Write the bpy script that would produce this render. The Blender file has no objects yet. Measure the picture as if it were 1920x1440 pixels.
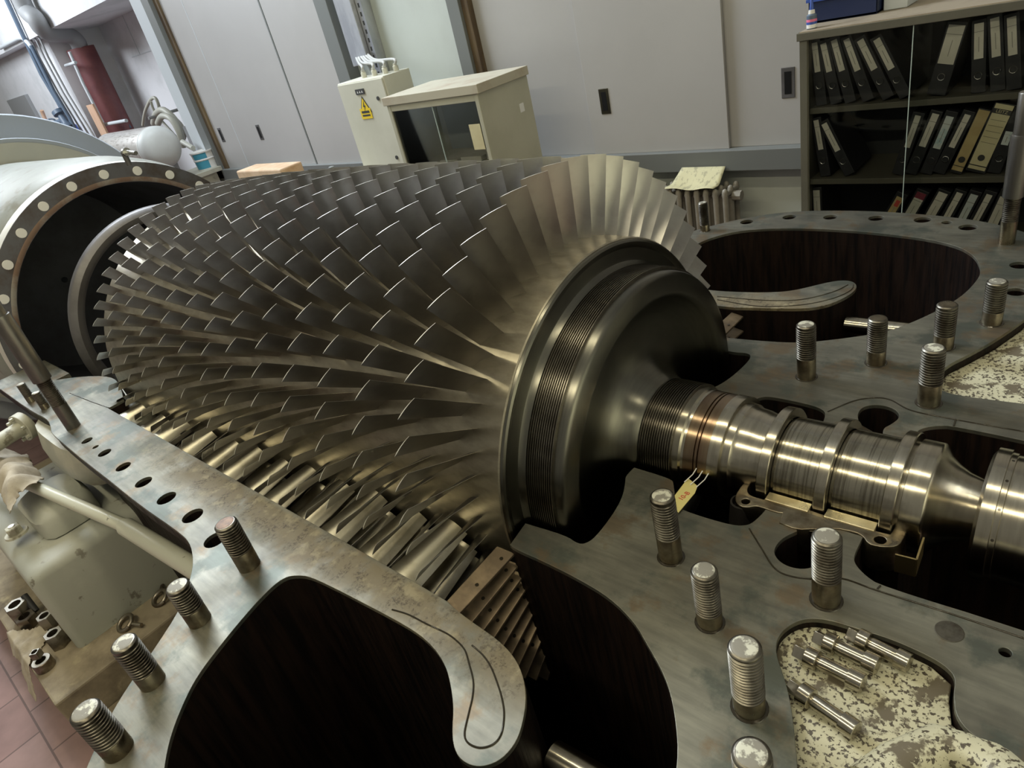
import bpy, bmesh, math, random
from mathutils import Vector, Matrix
S = bpy.context.scene
C = S.collection
PI = math.pi
rnd = random.Random(7)
# ------------------------------------------------------------------ camera
# world: X along the rotor axis, Y towards the wall, Z up; z = 0 is the split plane of the casing
RM = Matrix(((0.7444, 0.6301, -0.2210), (0.1798, -0.5079, -0.8425), (-0.6430, 0.5874, -0.4913)))
q_ = RM.to_quaternion(); RM = q_.to_matrix()
FPX = 1268.0
CAMZ = 1.0
cd = bpy.data.cameras.new('camera'); cam = bpy.data.objects.new('camera', cd); C.objects.link(cam)
cam.matrix_world = Matrix.Translation((0, 0, CAMZ)) @ (Matrix.Diagonal((1, -1, -1)) @ RM).transposed().to_4x4()
cd.sensor_fit = 'HORIZONTAL'; cd.sensor_width = 36.0; cd.lens = FPX / 1920 * 36.0
cd.clip_start = 0.02; cd.clip_end = 200
S.camera = cam
S.view_settings.view_transform = 'Standard'; S.view_settings.look = 'None'
S.view_settings.exposure = 0.0; S.view_settings.gamma = 1.0; S.view_settings.use_curve_mapping = False
# ------------------------------------------------------------------ world: dim grey hall
W = bpy.data.worlds.new('hall'); S.world = W; W.use_nodes = True
wn = W.node_tree.nodes; wl = W.node_tree.links
bg = wn['Background']; tc = wn.new('ShaderNodeTexCoord'); sp = wn.new('ShaderNodeSeparateXYZ'); cr = wn.new('ShaderNodeValToRGB')
wl.new(tc.outputs['Generated'], sp.inputs[0]); mr = wn.new('ShaderNodeMapRange'); mr.inputs[1].default_value = -1; mr.inputs[2].default_value = 1
wl.new(sp.outputs[2], mr.inputs[0]); wl.new(mr.outputs[0], cr.inputs[0]); wl.new(cr.outputs[0], bg.inputs[0])
e = cr.color_ramp.elements; e[0].position = 0.38; e[0].color = (.012, .012, .011, 1); e[1].position = 1.0; e[1].color = (.34, .335, .29, 1)
m_ = cr.color_ramp.elements.new(.50); m_.color = (.27, .255, .21, 1)
bg.inputs[1].default_value = .78
# ------------------------------------------------------------------ lamps of the hall, and one added fill
def area(name, loc, target, sx, sy, power, col):
    d = bpy.data.lights.new(name, 'AREA'); d.shape = 'RECTANGLE'; d.size = sx; d.size_y = sy; d.energy = power; d.color = col
    o = bpy.data.objects.new(name, d); C.objects.link(o); o.location = loc
    v = Vector(target) - Vector(loc); o.rotation_euler = v.to_track_quat('-Z', 'Y').to_euler(); return o
WARM = (1.0, .90, .62)
for nm, y, z, p in (('ceiling_lamp_row_front', -1.25, 3.1, 80), ('ceiling_lamp_row_middle', .85, 3.2, 42)):
    d = bpy.data.lights.new(nm, 'AREA'); d.shape = 'RECTANGLE'; d.size = 5.2; d.size_y = .10; d.energy = p; d.color = WARM
    o = bpy.data.objects.new(nm, d); C.objects.link(o); o.location = (-1.6, y, z)
area('hall_window_daylight', (-6.3, 2.2, 4.6), (-1.8, .6, 0), 2.6, 2.0, 470, (.84, .92, 1.0))
area('alcove_window_daylight', (-12.0, 1.0, 3.6), (-11.0, 4.4, .9), 2.5, 2.0, 300, (.88, .94, 1.0))
area('right_wall_fill', (3.6, -1.2, 3.3), (6.4, -2.0, .6), 2.4, .5, 520, WARM)  # unseen fill, added to brighten the right wall that the blades reflect
# ------------------------------------------------------------------ projection helpers (survey of the photograph into real planes)
def ray(px, py): return RM.transposed() @ Vector((px - 960, py - 720, FPX))
def onz(px, py, z=0.0):
    d = ray(px, py); return Vector((0, 0, CAMZ)) + d * ((z - CAMZ) / d.z)
def ony(px, py, y):
    d = ray(px, py); return Vector((0, 0, CAMZ)) + d * (y / d.y)
YA = 1.1553
# ------------------------------------------------------------------ materials
def nt(m): return m.node_tree.nodes, m.node_tree.links
def mat(name, col, rough=.5, metal=0.0, col2=None, scale=8, stretch=(1, 1, 1), lo=.4, hi=.6, bump=0.0, bscale=60, rvar=0.0, spec=.5, detail=6, col3=None, s3=2.0, lo3=.5, hi3=.62, coat=0):
    m = bpy.data.materials.new(name); m.use_nodes = True; n, l = nt(m); b = n['Principled BSDF']
    b.inputs['Base Color'].default_value = (*col, 1); b.inputs['Roughness'].default_value = rough; b.inputs['Metallic'].default_value = metal
    b.inputs['Specular IOR Level'].default_value = spec
    if coat: b.inputs['Coat Weight'].default_value = coat; b.inputs['Coat Roughness'].default_value = .15
    t = n.new('ShaderNodeTexCoord'); mp = n.new('ShaderNodeMapping'); mp.inputs['Scale'].default_value = stretch; l.new(t.outputs['Object'], mp.inputs[0])
    def noise(sc, vec=mp.outputs[0], det=detail):
        x = n.new('ShaderNodeTexNoise'); x.inputs['Scale'].default_value = sc; x.inputs['Detail'].default_value = det; x.inputs['Roughness'].default_value = .62; l.new(vec, x.inputs['Vector']); return x
    def ramp(src, a, c):
        r = n.new('ShaderNodeMapRange'); r.inputs[1].default_value = a; r.inputs[2].default_value = c; l.new(src, r.inputs[0]); return r.outputs[0]
    out = None
    if col2:
        f = ramp(noise(scale).outputs[0], lo, hi); mx = n.new('ShaderNodeMix'); mx.data_type = 'RGBA'
        l.new(f, mx.inputs[0]); mx.inputs[6].default_value = (*col, 1); mx.inputs[7].default_value = (*col2, 1); out = mx.outputs[2]
        if col3:
            f3 = ramp(noise(s3, t.outputs['Object']).outputs[0], lo3, hi3); m3 = n.new('ShaderNodeMix'); m3.data_type = 'RGBA'
            l.new(f3, m3.inputs[0]); l.new(out, m3.inputs[6]); m3.inputs[7].default_value = (*col3, 1); out = m3.outputs[2]
        l.new(out, b.inputs['Base Color'])
    if rvar:
        r = n.new('ShaderNodeMapRange'); r.inputs[1].default_value = .3; r.inputs[2].default_value = .7; r.inputs[3].default_value = max(.03, rough - rvar); r.inputs[4].default_value = rough + rvar
        l.new(noise(scale * .7).outputs[0], r.inputs[0]); l.new(r.outputs[0], b.inputs['Roughness'])
    if bump:
        bp = n.new('ShaderNodeBump'); bp.inputs['Strength'].default_value = bump; bp.inputs['Distance'].default_value = .002
        l.new(noise(bscale).outputs[0], bp.inputs['Height']); l.new(bp.outputs[0], b.inputs['Normal'])
    m['_bsdf'] = 1
    return m
M = {}
M['flange'] = mat('machined_flange_steel', (.27, .265, .235), .42, .75, (.15, .15, .135), 3.2, (1, 1.3, 1), .42, .66, .25, 90, .12, col3=(.16, .175, .17), s3=4.5, lo3=.52, hi3=.62)
def flange_mat():
    m = bpy.data.materials.new('machined_flange_steel'); m.use_nodes = True; n, l = nt(m); b = n['Principled BSDF']; b.inputs['Metallic'].default_value = .8
    t = n.new('ShaderNodeTexCoord')
    def noise(sc, stretch=(1, 1, 1), det=8, rough=.62, rot=0):
        mp = n.new('ShaderNodeMapping'); mp.inputs['Scale'].default_value = stretch; mp.inputs['Rotation'].default_value = (0, 0, rot); l.new(t.outputs['Object'], mp.inputs[0])
        x = n.new('ShaderNodeTexNoise'); x.inputs['Scale'].default_value = sc; x.inputs['Detail'].default_value = det; x.inputs['Roughness'].default_value = rough; l.new(mp.outputs[0], x.inputs[0]); return x.outputs[0]
    def mr(src, a, c, d=0, e_=1):
        r = n.new('ShaderNodeMapRange'); r.inputs[1].default_value = a; r.inputs[2].default_value = c; r.inputs[3].default_value = d; r.inputs[4].default_value = e_; l.new(src, r.inputs[0]); return r.outputs[0]
    def mth(op, a, c):
        x = n.new('ShaderNodeMath'); x.operation = op
        for i, v in enumerate((a, c)):
            if isinstance(v, (int, float)): x.inputs[i].default_value = v
            else: l.new(v, x.inputs[i])
        return x.outputs[0]
    def mix(f, a, c):
        x = n.new('ShaderNodeMix'); x.data_type = 'RGBA'
        if isinstance(f, (int, float)): x.inputs[0].default_value = f
        else: l.new(f, x.inputs[0])
        for i, v in ((6, a), (7, c)):
            if isinstance(v, tuple): x.inputs[i].default_value = (*v, 1)
            else: l.new(v, x.inputs[i])
        return x.outputs[2]
    sx = n.new('ShaderNodeSeparateXYZ'); l.new(t.outputs['Object'], sx.inputs[0])
    c = mix(mr(noise(2.6), .40, .62), (.255, .25, .205), (.145, .14, .118))
    c = mix(mr(noise(5.5, det=10), .50, .58, 0, .85), c, (.10, .115, .10))           # bluish grey stains
    c = mix(mr(noise(8, det=9, rot=1), .54, .62, 0, .7), c, (.19, .135, .08))           # brown oil stains
    c = mix(mr(noise(60, (.12, 1, 1), 4, rot=.5), .35, .7, 0, .5), c, (.085, .085, .075))   # brush marks
    # baked brown residue in a band next to the bore
    sd = mth('ABSOLUTE', mth('SUBTRACT', sx.outputs[1], 1.1553), 0.0)
    band = mth('MULTIPLY', mr(sd, .655, .675, 0, 1), mr(sd, .72, .80, 1, 0))
    xb = mth('MULTIPLY', mr(sx.outputs[0], -2.5, -1.9), mr(sx.outputs[0], -.62, -.52, 1, 0))
    res = mth('MULTIPLY', mth('MULTIPLY', band, xb), mr(noise(7, det=9), .28, .48))
    c = mix(mth('MULTIPLY', res, .9), c, (.150, .120, .068))
    pit = mth('MULTIPLY', mth('MULTIPLY', res, mr(noise(16, (1.6, 1, 1), 5, rot=.6), .48, .58)), mr(noise(120, det=5, rough=.75), .47, .56)); c = mix(mth('MULTIPLY', pit, .85), c, (.05, .038, .022)); lite = mth('MULTIPLY', mth('MULTIPLY', res, mr(noise(20, det=7), .54, .64)), .6); c = mix(lite, c, (.30, .26, .16))
    l.new(c, b.inputs['Base Color'])
    l.new(mth('ADD', mr(noise(6, det=5), .3, .7, .42, .60), mth('MULTIPLY', res, .25)), b.inputs['Roughness'])
    l.new(mth('SUBTRACT', .75, mth('MULTIPLY', res, .6)), b.inputs['Metallic'])
    bp = n.new('ShaderNodeBump'); bp.inputs['Strength'].default_value = .35; bp.inputs['Distance'].default_value = .003
    l.new(mth('ADD', mth('MULTIPLY', noise(60, (.12, 1, 1), 3, rot=.5), .12), mth('MULTIPLY', mth('MULTIPLY', noise(70), res), 1.0)), bp.inputs['Height']); l.new(bp.outputs[0], b.inputs['Normal'])
    return m
M['flange'] = flange_mat()
M['steel'] = mat('turned_steel', (.50, .465, .385), .25, 1.0, (.38, .35, .285), 14, (6, .6, .6), .35, .65)
M['steel_dark'] = mat('dark_turned_steel', (.20, .195, .165), .32, 1.0, (.155, .15, .13), 10, (8, .6, .6), .35, .65)
M['journal'] = mat('scored_journal_steel', (.38, .355, .285), .24, 1.0, (.20, .18, .14), 26, (7, .22, .22), .46, .62)
M['fins'] = mat('seal_fin_steel', (.30, .28, .24), .3, 1.0, (.22, .2, .17), 20)
M['brown'] = mat('heat_tinted_steel', (.24, .16, .11), .28, 1.0, (.33, .25, .17), 8, (5, .4, .4))
M['blade'] = mat('blade_steel', (.37, .36, .34), .37, 1.0, (.27, .255, .24), 7, (1, 1, 1), .4, .66, 0, 60, .07)
M['vane'] = mat('stator_vane_steel', (.54, .51, .42), .33, 1.0, (.38, .345, .26), 12, (1, 1, 1), .45, .65)
M['tip'] = mat('bright_blade_tip', (.72, .71, .66), .45, .35)
M['hub'] = mat('hub_steel', (.46, .42, .33), .33, .95, (.36, .325, .25), 20, (.8, 2, 2), .42, .62)
M['stud'] = mat('stud_steel', (.19, .178, .15), .36, 1.0, (.10, .088, .072), 22, (1, 1, 1), .42, .6, .1, 120, .08)
M['shank'] = mat('stud_shank_steel', (.27, .24, .18), .32, 1.0, (.16, .13, .09), 20, (1, 1, 1), .4, .6, 0, 60, .08)
M['chalk'] = mat('chalky_stud_end', (.22, .21, .18), .6, .15, (.55, .55, .47), 45, (1, 1, 1), .50, .56, .2, 150)
M['rustend'] = mat('brown_rusty_end', (.27, .18, .13), .6, .3, (.17, .12, .10), 60)
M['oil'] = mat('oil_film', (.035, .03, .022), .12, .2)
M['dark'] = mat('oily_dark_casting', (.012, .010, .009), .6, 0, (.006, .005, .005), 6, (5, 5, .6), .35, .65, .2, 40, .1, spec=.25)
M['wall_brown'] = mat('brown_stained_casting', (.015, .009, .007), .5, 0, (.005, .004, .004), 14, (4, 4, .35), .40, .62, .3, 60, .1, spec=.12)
M['rimcast'] = mat('brown_flange_rim', (.075, .055, .04), .55, .2, (.03, .024, .02), 20)
M['black'] = mat('matt_black', (.006, .006, .006), .7, spec=.2)  # even near-black for the well bottom and handle recesses
M['cream'] = mat('worn_cream_paint', (.50, .48, .345), .5, 0, (.075, .062, .045), 130, (1, 1, 1), .535, .56, .35, 60, 0, detail=8, col3=(.13, .11, .075), s3=16, lo3=.56, hi3=.60)
M['cream_clean'] = mat('cream_machine_paint', (.44, .43, .35), .5, 0, (.22, .20, .15), 12, (1, 1, 1), .60, .66, .25, 25, 0, col3=(.33, .33, .28), s3=3)
M['casting_grey'] = mat('grey_green_casting_paint', (.33, .335, .29), .55, 0, (.16, .15, .12), 18, (1, 1, 1), .62, .68, .2, 20, 0, col3=(.38, .38, .33), s3=2.5)
M['pipe'] = mat('cream_pipe_paint', (.52, .52, .43), .35, 0, (.2, .19, .15), 22, (1, 1, 1), .66, .7)
M['babbitt'] = mat('pale_babbitt', (.74, .68, .48), .3, .85, (.55, .48, .3), 18, (1, 1, 1), .4, .6, .2, 60, .1)
M['brass'] = mat('brass_strip', (.5, .4, .2), .35, 1)
M['igv'] = mat('brown_vane_plate', (.34, .26, .17), .42, .7, (.19, .145, .10), 10, (1, 1, 1), .4, .6, .15, 60)
M['wall'] = mat('pale_green_wall_paint', (.52, .56, .52), .6, 0, (.47, .50, .46), 1.5, bump=.1, bscale=30)
M['wall_white'] = mat('white_wall_paint', (.72, .73, .76), .6, 0, (.58, .60, .62), 1.6, lo=.5, hi=.7, bump=.15, bscale=12)
M['panel'] = mat('grey_laminate_panel', (.43, .42, .41), .42, 0, (.41, .40, .39), 1.2)
M['trim'] = mat('blue_grey_trim_paint', (.17, .18, .175), .45)
M['pillar'] = mat('dark_ground_steel', (.23, .22, .20), .35, .9, (.16, .155, .15), 12, (2, 2, .5))
M['trim_light'] = mat('pale_blue_trim_paint', (.56, .60, .63), .45)
M['wood'] = mat('stained_wood_edge', (.17, .12, .06), .5, 0, (.09, .06, .035), 12, (1, 1, .15))
M['woodlight'] = mat('plain_plywood', (.62, .42, .30), .6, 0, (.52, .33, .22), 6, (1, 1, .2))
M['beige'] = mat('beige_enamel', (.46, .45, .36), .38, 0, (.42, .41, .32), 3)
M['beige_dusty'] = mat('dusty_cabinet_top', (.46, .43, .34), .6, 0, (.38, .31, .23), 5, (1, 1, 1), .5, .7)
M['ivory'] = mat('ivory_enamel', (.60, .59, .50), .4, 0, (.56, .55, .46), 3)
M['olive'] = mat('olive_grey_cabinet_enamel', (.115, .11, .085), .45, 0, (.095, .09, .07), 4)
M['dust'] = mat('dust_covered_enamel', (.33, .28, .21), .75, 0, (.24, .20, .15), 6, (1, 1, 1), .5, .7)
M['cabin'] = mat('dark_cabinet_interior', (.030, .033, .036), .6)
M['cabin2'] = mat('reflection_grey_interior', (.20, .22, .23), .5)  # glass door reflections put into the blue-grey of the back panel
M['binder'] = mat('black_binder_board', (.014, .015, .018), .5, 0, (.020, .021, .024), 30)
M['barrel'] = mat('olive_grey_barrel_paint', (.225, .235, .215), .5, 0, (.17, .165, .13), 8, (1, 1, 1), .56, .66, .2, 20, 0, col3=(.27, .28, .26), s3=3)
M['bore'] = mat('haze_grey_bore', (.16, .165, .19), .7, 0, (.12, .12, .135), 4)  # bluish haze over the bore is put into this lighter colour
M['label'] = mat('paper_spine_label', (.62, .60, .53), .7, 0, (.55, .53, .46), 8)
M['label_blue'] = mat('blue_white_label', (.55, .60, .60), .7, 0, (.20, .42, .50), 7, (1, 1, 1), .52, .6)
M['tan'] = mat('tan_spine_paper', (.50, .40, .20), .7, 0, (.42, .32, .15), 14)
M['creampaper'] = mat('cream_spine_paper', (.62, .57, .36), .7, 0, (.56, .50, .30), 6)
M['maroon'] = mat('maroon_print', (.20, .03, .05), .6)
M['red'] = mat('red_print', (.50, .07, .05), .6)
M['ink'] = mat('dark_ink', (.04, .04, .04), .6)
M['greyink'] = mat('faint_grey_ink', (.28, .27, .24), .7)
M['chrome'] = mat('nickel_ring', (.6, .6, .58), .25, 1)
M['crate'] = mat('navy_plastic', (.012, .022, .075), .4)
M['blue'] = mat('blue_plastic', (.04, .09, .38), .35)
M['white'] = mat('white_plastic', (.75, .75, .73), .4)
M['pink'] = mat('pink_print', (.75, .18, .32), .5)
M['galv'] = mat('galvanised_sheet', (.58, .59, .62), .38, .75, (.45, .46, .5), 8, (1, 1, .4))
M['cable'] = mat('grey_cable', (.42, .42, .40), .5)
M['yellow'] = mat('warning_yellow', (.80, .58, .03), .45)
M['radiator'] = mat('dull_radiator_paint', (.30, .275, .23), .5, 0, (.24, .22, .18), 8)
M['paper'] = mat('yellowed_printed_sheet', (.62, .58, .36), .75, 0, (.42, .39, .25), 40, (1, .25, 1), .52, .6)
M['kraft'] = mat('brown_wrapping_paper', (.60, .43, .29), .7, 0, (.50, .34, .21), 9, bump=.5, bscale=18)
M['cardboard'] = mat('open_cardboard', (.52, .38, .22), .75)
M['rubber'] = mat('black_rubber', (.02, .02, .022), .6)
M['redpaint'] = mat('dark_red_paint', (.17, .055, .055), .5, 0, (.13, .04, .045), 4)
M['duct'] = mat('blue_grey_casing_paint', (.30, .33, .37), .55)
M['duct_in'] = mat('cream_casing_end', (.43, .425, .37), .55, 0, (.38, .38, .34), 2)
M['greypipe'] = mat('grey_pipe_paint', (.28, .29, .30), .5)
M['steelblue'] = mat('dark_blue_pipe_paint', (.10, .14, .20), .45)
M['tank'] = mat('dull_white_tank_paint', (.55, .57, .56), .5, 0, (.50, .51, .50), 3)
M['tankband'] = mat('foil_wrapped_tank', (.72, .70, .68), .3, .5, (.45, .42, .40), 9, (1, 8, 1), .5, .6)
M['hose'] = mat('grey_hose', (.42, .42, .37), .5)
M['bucketblue'] = mat('blue_bucket_label', (.06, .30, .42), .5)
M['cloth'] = mat('oily_canvas_rag', (.42, .37, .29), .9, 0, (.28, .24, .18), 10, bump=.8, bscale=25)
M['yellowcloth'] = mat('yellow_cloth', (.55, .45, .10), .8)
M['concrete'] = mat('oil_stained_concrete', (.27, .225, .155), .75, 0, (.12, .095, .065), 5, (1, 1, 1), .42, .66, .4, 30, 0, col3=(.36, .31, .2), s3=9, lo3=.55, hi3=.7)
M['nut'] = mat('nut_steel', (.30, .27, .22), .38, .95, (.16, .13, .10), 15, (1, 1, 1), .45, .6)
M['nut_top'] = mat('bright_nut_face', (.80, .78, .72), .35, .8)
M['grating'] = mat('dark_ribbed_mat', (.10, .10, .10), .6, 0, (.05, .05, .05), 40, (6, 1, 1))
M['rust'] = mat('rusty_machined_rim', (.20, .13, .095), .5, .4, (.30, .28, .25), 6, (1, 1, 1), .45, .62)
M['ringface'] = mat('dull_flange_face', (.13, .13, .145), .5, .45, (.09, .075, .07), 5, (1, 1, 1), .48, .62)
M['liner'] = mat('dull_liner_steel', (.17, .165, .17), .5, .6, (.12, .115, .115), 6)
M['crust'] = mat('brown_baked_crust', (.17, .13, .08), .8, 0, (.33, .29, .20), 60, (1, 1, 1), .45, .55, 1, 160)
M['tag'] = mat('yellow_tag', (.62, .55, .22), .6)
for k_ in ('steel', 'steel_dark', 'journal', 'fins', 'brown'):
    n, l = nt(M[k_]); b = n['Principled BSDF']; tg_ = n.new('ShaderNodeTangent'); tg_.direction_type = 'RADIAL'; tg_.axis = 'X'
    l.new(tg_.outputs[0], b.inputs['Tangent']); b.inputs['Anisotropic'].default_value = .8; b.inputs['Anisotropic Rotation'].default_value = .25
# thin sheet glass
g = bpy.data.materials.new('sheet_glass'); g.use_nodes = True; n, l = nt(g); n.remove(n['Principled BSDF'])
tr = n.new('ShaderNodeBsdfTransparent'); tr.inputs[0].default_value = (.97, .98, .975, 1); gl = n.new('ShaderNodeBsdfGlossy'); gl.inputs[1].default_value = .02; fr_ = 1
mx = n.new('ShaderNodeMixShader'); fr = n.new('ShaderNodeFresnel'); fr.inputs[0].default_value = 1.3
l.new(fr.outputs[0], mx.inputs[0]); l.new(tr.outputs[0], mx.inputs[1]); l.new(gl.outputs[0], mx.inputs[2]); l.new(mx.outputs[0], n['Material Output'].inputs[0]); M['glass'] = g
M['glass_edge'] = mat('pale_glass_edge', (.45, .55, .53), .2)
# floor: worn pink tiles
f = bpy.data.materials.new('worn_pink_floor_tiles'); f.use_nodes = True; n, l = nt(f); b = n['Principled BSDF']; b.inputs['Roughness'].default_value = .45
t = n.new('ShaderNodeTexCoord'); br = n.new('ShaderNodeTexBrick'); br.offset = .5; br.inputs['Scale'].default_value = 1; br.inputs['Brick Width'].default_value = .3; br.inputs['Row Height'].default_value = .3; br.inputs['Mortar Size'].default_value = .004
br.inputs['Color1'].default_value = (.33, .20, .19, 1); br.inputs['Color2'].default_value = (.38, .25, .24, 1); br.inputs['Mortar'].default_value = (.16, .10, .095, 1)
no = n.new('ShaderNodeTexNoise'); no.inputs['Scale'].default_value = 9; no.inputs['Detail'].default_value = 6; mm = n.new('ShaderNodeMix'); mm.data_type = 'RGBA'; mm.blend_type = 'MULTIPLY'; mm.inputs[0].default_value = .6
l.new(t.outputs['Object'], br.inputs[0]); l.new(t.outputs['Object'], no.inputs[0]); l.new(br.outputs[0], mm.inputs[6]); l.new(no.outputs[0], mm.inputs[7]); l.new(mm.outputs[2], b.inputs['Base Color']); M['floor'] = f

# ------------------------------------------------------------------ object helpers
def prop(o, label=None, cat=None, group=None, kind=None):
    if label: o['label'] = label
    if cat: o['category'] = cat
    if group: o['group'] = group
    if kind: o['kind'] = kind
    return o
def thing(name, loc, label, cat, group=None, rot=(0, 0, 0)):
    o = bpy.data.objects.new(name, None); C.objects.link(o); o.empty_display_size = .05; o.location = loc; o.rotation_euler = rot
    return prop(o, label, cat, group)
def finish(name, me, m, parent=None, smooth=None, bevel=0, world=True):
    for mm in (m if isinstance(m, (list, tuple)) else [m]): me.materials.append(mm)
    if smooth is not None:
        for p in me.polygons: p.use_smooth = True
        me.set_sharp_from_angle(angle=math.radians(smooth))
    o = bpy.data.objects.new(name, me); C.objects.link(o)
    if parent:
        o.parent = parent
        if world: o.matrix_parent_inverse = Matrix.LocRotScale(parent.location, parent.rotation_euler, None).inverted()
    if bevel:
        bv = o.modifiers.new('bevel', 'BEVEL'); bv.width = bevel; bv.segments = 2; bv.limit_method = 'ANGLE'; bv.angle_limit = math.radians(40)
    return o
def mesh(vs, fs, mi=None):
    me = bpy.data.meshes.new('m'); me.from_pydata([tuple(v) for v in vs], [], fs)
    if mi:
        for p, i in zip(me.polygons, mi): p.material_index = i
    bm = bmesh.new(); bm.from_mesh(me); bmesh.ops.recalc_face_normals(bm, faces=bm.faces); bm.to_mesh(me); bm.free()
    me.update(); return me
class G:
    """collects simple shapes into one mesh"""
    def __init__(s): s.v = []; s.f = []; s.mi = []
    def add(s, vs, fs, mi=0):
        k = len(s.v); s.v += [Vector(v) for v in vs]; s.f += [tuple(i + k for i in f) for f in fs]; s.mi += [mi] * len(fs); return s
    def box(s, a, b, mi=0, rot=None, org=None):
        x0, y0, z0 = a; x1, y1, z1 = b
        vs = [Vector(v) for v in ((x0, y0, z0), (x1, y0, z0), (x1, y1, z0), (x0, y1, z0), (x0, y0, z1), (x1, y0, z1), (x1, y1, z1), (x0, y1, z1))]
        if rot is not None:
            og = Vector(org); vs = [og + rot @ (v - og) for v in vs]
        return s.add(vs, [(0, 3, 2, 1), (4, 5, 6, 7), (0, 1, 5, 4), (1, 2, 6, 5), (2, 3, 7, 6), (3, 0, 4, 7)], mi)
    def prism(s, pts, d, mi=0):
        """pts: closed 3D polygon, d: extrusion vector"""
        n_ = len(pts); d = Vector(d); vs = [Vector(p) for p in pts]; vs += [v + d for v in vs]
        return s.add(vs, [tuple(range(n_))[::-1], tuple(range(n_, 2 * n_))] + [(i, (i + 1) % n_, n_ + (i + 1) % n_, n_ + i) for i in range(n_)], mi)
    def tube(s, pts, r, n_=10, mi=0, cap=True):
        pts = [Vector(p) for p in pts]; k = len(s.v); rr = r if isinstance(r, (list, tuple)) else [r] * len(pts)
        up = Vector((.31, .17, .93)); vs = []; prev = None
        for i, p in enumerate(pts):
            t_ = (pts[min(i + 1, len(pts) - 1)] - pts[max(i - 1, 0)]).normalized()
            if prev is None: a = t_.cross(up).normalized()
            else: a = (prev - t_ * prev.dot(t_)).normalized()
            prev = a; b_ = t_.cross(a)
            vs += [p + (a * math.cos(2 * PI * j / n_) + b_ * math.sin(2 * PI * j / n_)) * rr[i] for j in range(n_)]
        fs = [(i * n_ + j, i * n_ + (j + 1) % n_, (i + 1) * n_ + (j + 1) % n_, (i + 1) * n_ + j) for i in range(len(pts) - 1) for j in range(n_)]
        if cap: fs += [tuple(range(n_))[::-1], tuple(range((len(pts) - 1) * n_, len(pts) * n_))]
        return s.add(vs, fs, mi)
    def lathe(s, prof, axis='z', org=(0, 0, 0), n_=32, a0=0, a1=2 * PI, mi=0, cap=True):
        """prof: (h, r) along axis"""
        full = abs(a1 - a0 - 2 * PI) < 1e-6; m2 = n_ if full else n_ + 1; vs = []; og = Vector(org)
        for h, r in prof:
            for j in range(m2):
                a = a0 + (a1 - a0) * j / n_
                if axis == 'z': vs.append(og + Vector((r * math.cos(a), r * math.sin(a), h)))
                elif axis == 'x': vs.append(og + Vector((h, -r * math.cos(a), r * math.sin(a))))
                else: vs.append(og + Vector((r * math.cos(a), h, r * math.sin(a))))
        fs = []
        for i in range(len(prof) - 1):
            for j in range(n_):
                k2 = (j + 1) % m2 if full else j + 1
                fs.append((i * m2 + j, i * m2 + k2, (i + 1) * m2 + k2, (i + 1) * m2 + j))
        if cap and full: fs += [tuple(range(m2))[::-1], tuple(range((len(prof) - 1) * m2, len(prof) * m2))]
        return s.add(vs, fs, mi)
    def build(s, name, m, parent=None, smooth=None, bevel=0): return finish(name, mesh(s.v, s.f, s.mi), m, parent, smooth, bevel)
def bez(pts, k=8):
    """Catmull-Rom through points"""
    P = [Vector(p) for p in pts]; out = []
    for i in range(len(P) - 1):
        a = P[max(i - 1, 0)]; b = P[i]; c = P[i + 1]; d = P[min(i + 2, len(P) - 1)]
        for j in range(k):
            t = j / k; out.append(.5 * ((2 * b) + (c - a) * t + (2 * a - 5 * b + 4 * c - d) * t * t + (3 * b - a - 3 * c + d) * t ** 3))
    out.append(P[-1]); return out
def slab(name, outlines, z0, z1, m, parent=None, bev=0.0, smooth=None):
    """flat plate with holes; outlines: lists of (x, y); first is the outer one"""
    cu = bpy.data.curves.new('c', 'CURVE'); cu.dimensions = '2D'; cu.fill_mode = 'BOTH'; cu.extrude = (z1 - z0) / 2 - bev; cu.bevel_depth = bev; cu.bevel_resolution = 1
    if bev: cu.offset = -bev
    for o_ in outlines:
        s_ = cu.splines.new('POLY'); s_.points.add(len(o_) - 1); s_.use_cyclic_u = True
        for p, q in zip(s_.points, o_): p.co = (q[0], q[1], 0, 1)
    t = bpy.data.objects.new('t', cu); C.objects.link(t); bpy.context.view_layer.update()
    me = bpy.data.meshes.new_from_object(t.evaluated_get(bpy.context.evaluated_depsgraph_get())); bpy.data.objects.remove(t); bpy.data.curves.remove(cu)
    for p in me.polygons: p.use_smooth = False
    for v in me.vertices: v.co.z += (z0 + z1) / 2
    bm = bmesh.new(); bm.from_mesh(me); bmesh.ops.remove_doubles(bm, verts=bm.verts, dist=1e-5); bm.to_mesh(me); bm.free()
    me.materials.clear()
    return finish(name, me, m, parent, smooth)
def text(name, body, size, m, parent, mw, ext=.0004):
    cu = bpy.data.curves.new('t', 'FONT'); cu.body = body; cu.size = size; cu.align_x = 'CENTER'; cu.align_y = 'CENTER'; cu.extrude = ext
    t = bpy.data.objects.new('t', cu); C.objects.link(t); bpy.context.view_layer.update()
    me = bpy.data.meshes.new_from_object(t.evaluated_get(bpy.context.evaluated_depsgraph_get())); bpy.data.objects.remove(t); bpy.data.curves.remove(cu)
    me.materials.clear(); me.transform(mw); return finish(name, me, m, parent)
def smoothpoly(pts, it=1, keep=55):
    """Chaikin corner cutting for shallow corners"""
    for _ in range(it):
        out = []; n_ = len(pts)
        for i in range(n_):
            a = Vector(pts[i - 1]); b = Vector(pts[i]); c = Vector(pts[(i + 1) % n_])
            ang = math.degrees((b - a).angle(c - b)) if (b - a).length > 1e-6 and (c - b).length > 1e-6 else 0
            if ang > keep or ang < 2: out.append(b)
            else:
                out += [b.lerp(a, .25), b.lerp(c, .25)]
        pts = out
    return [tuple(p) for p in pts]
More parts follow.
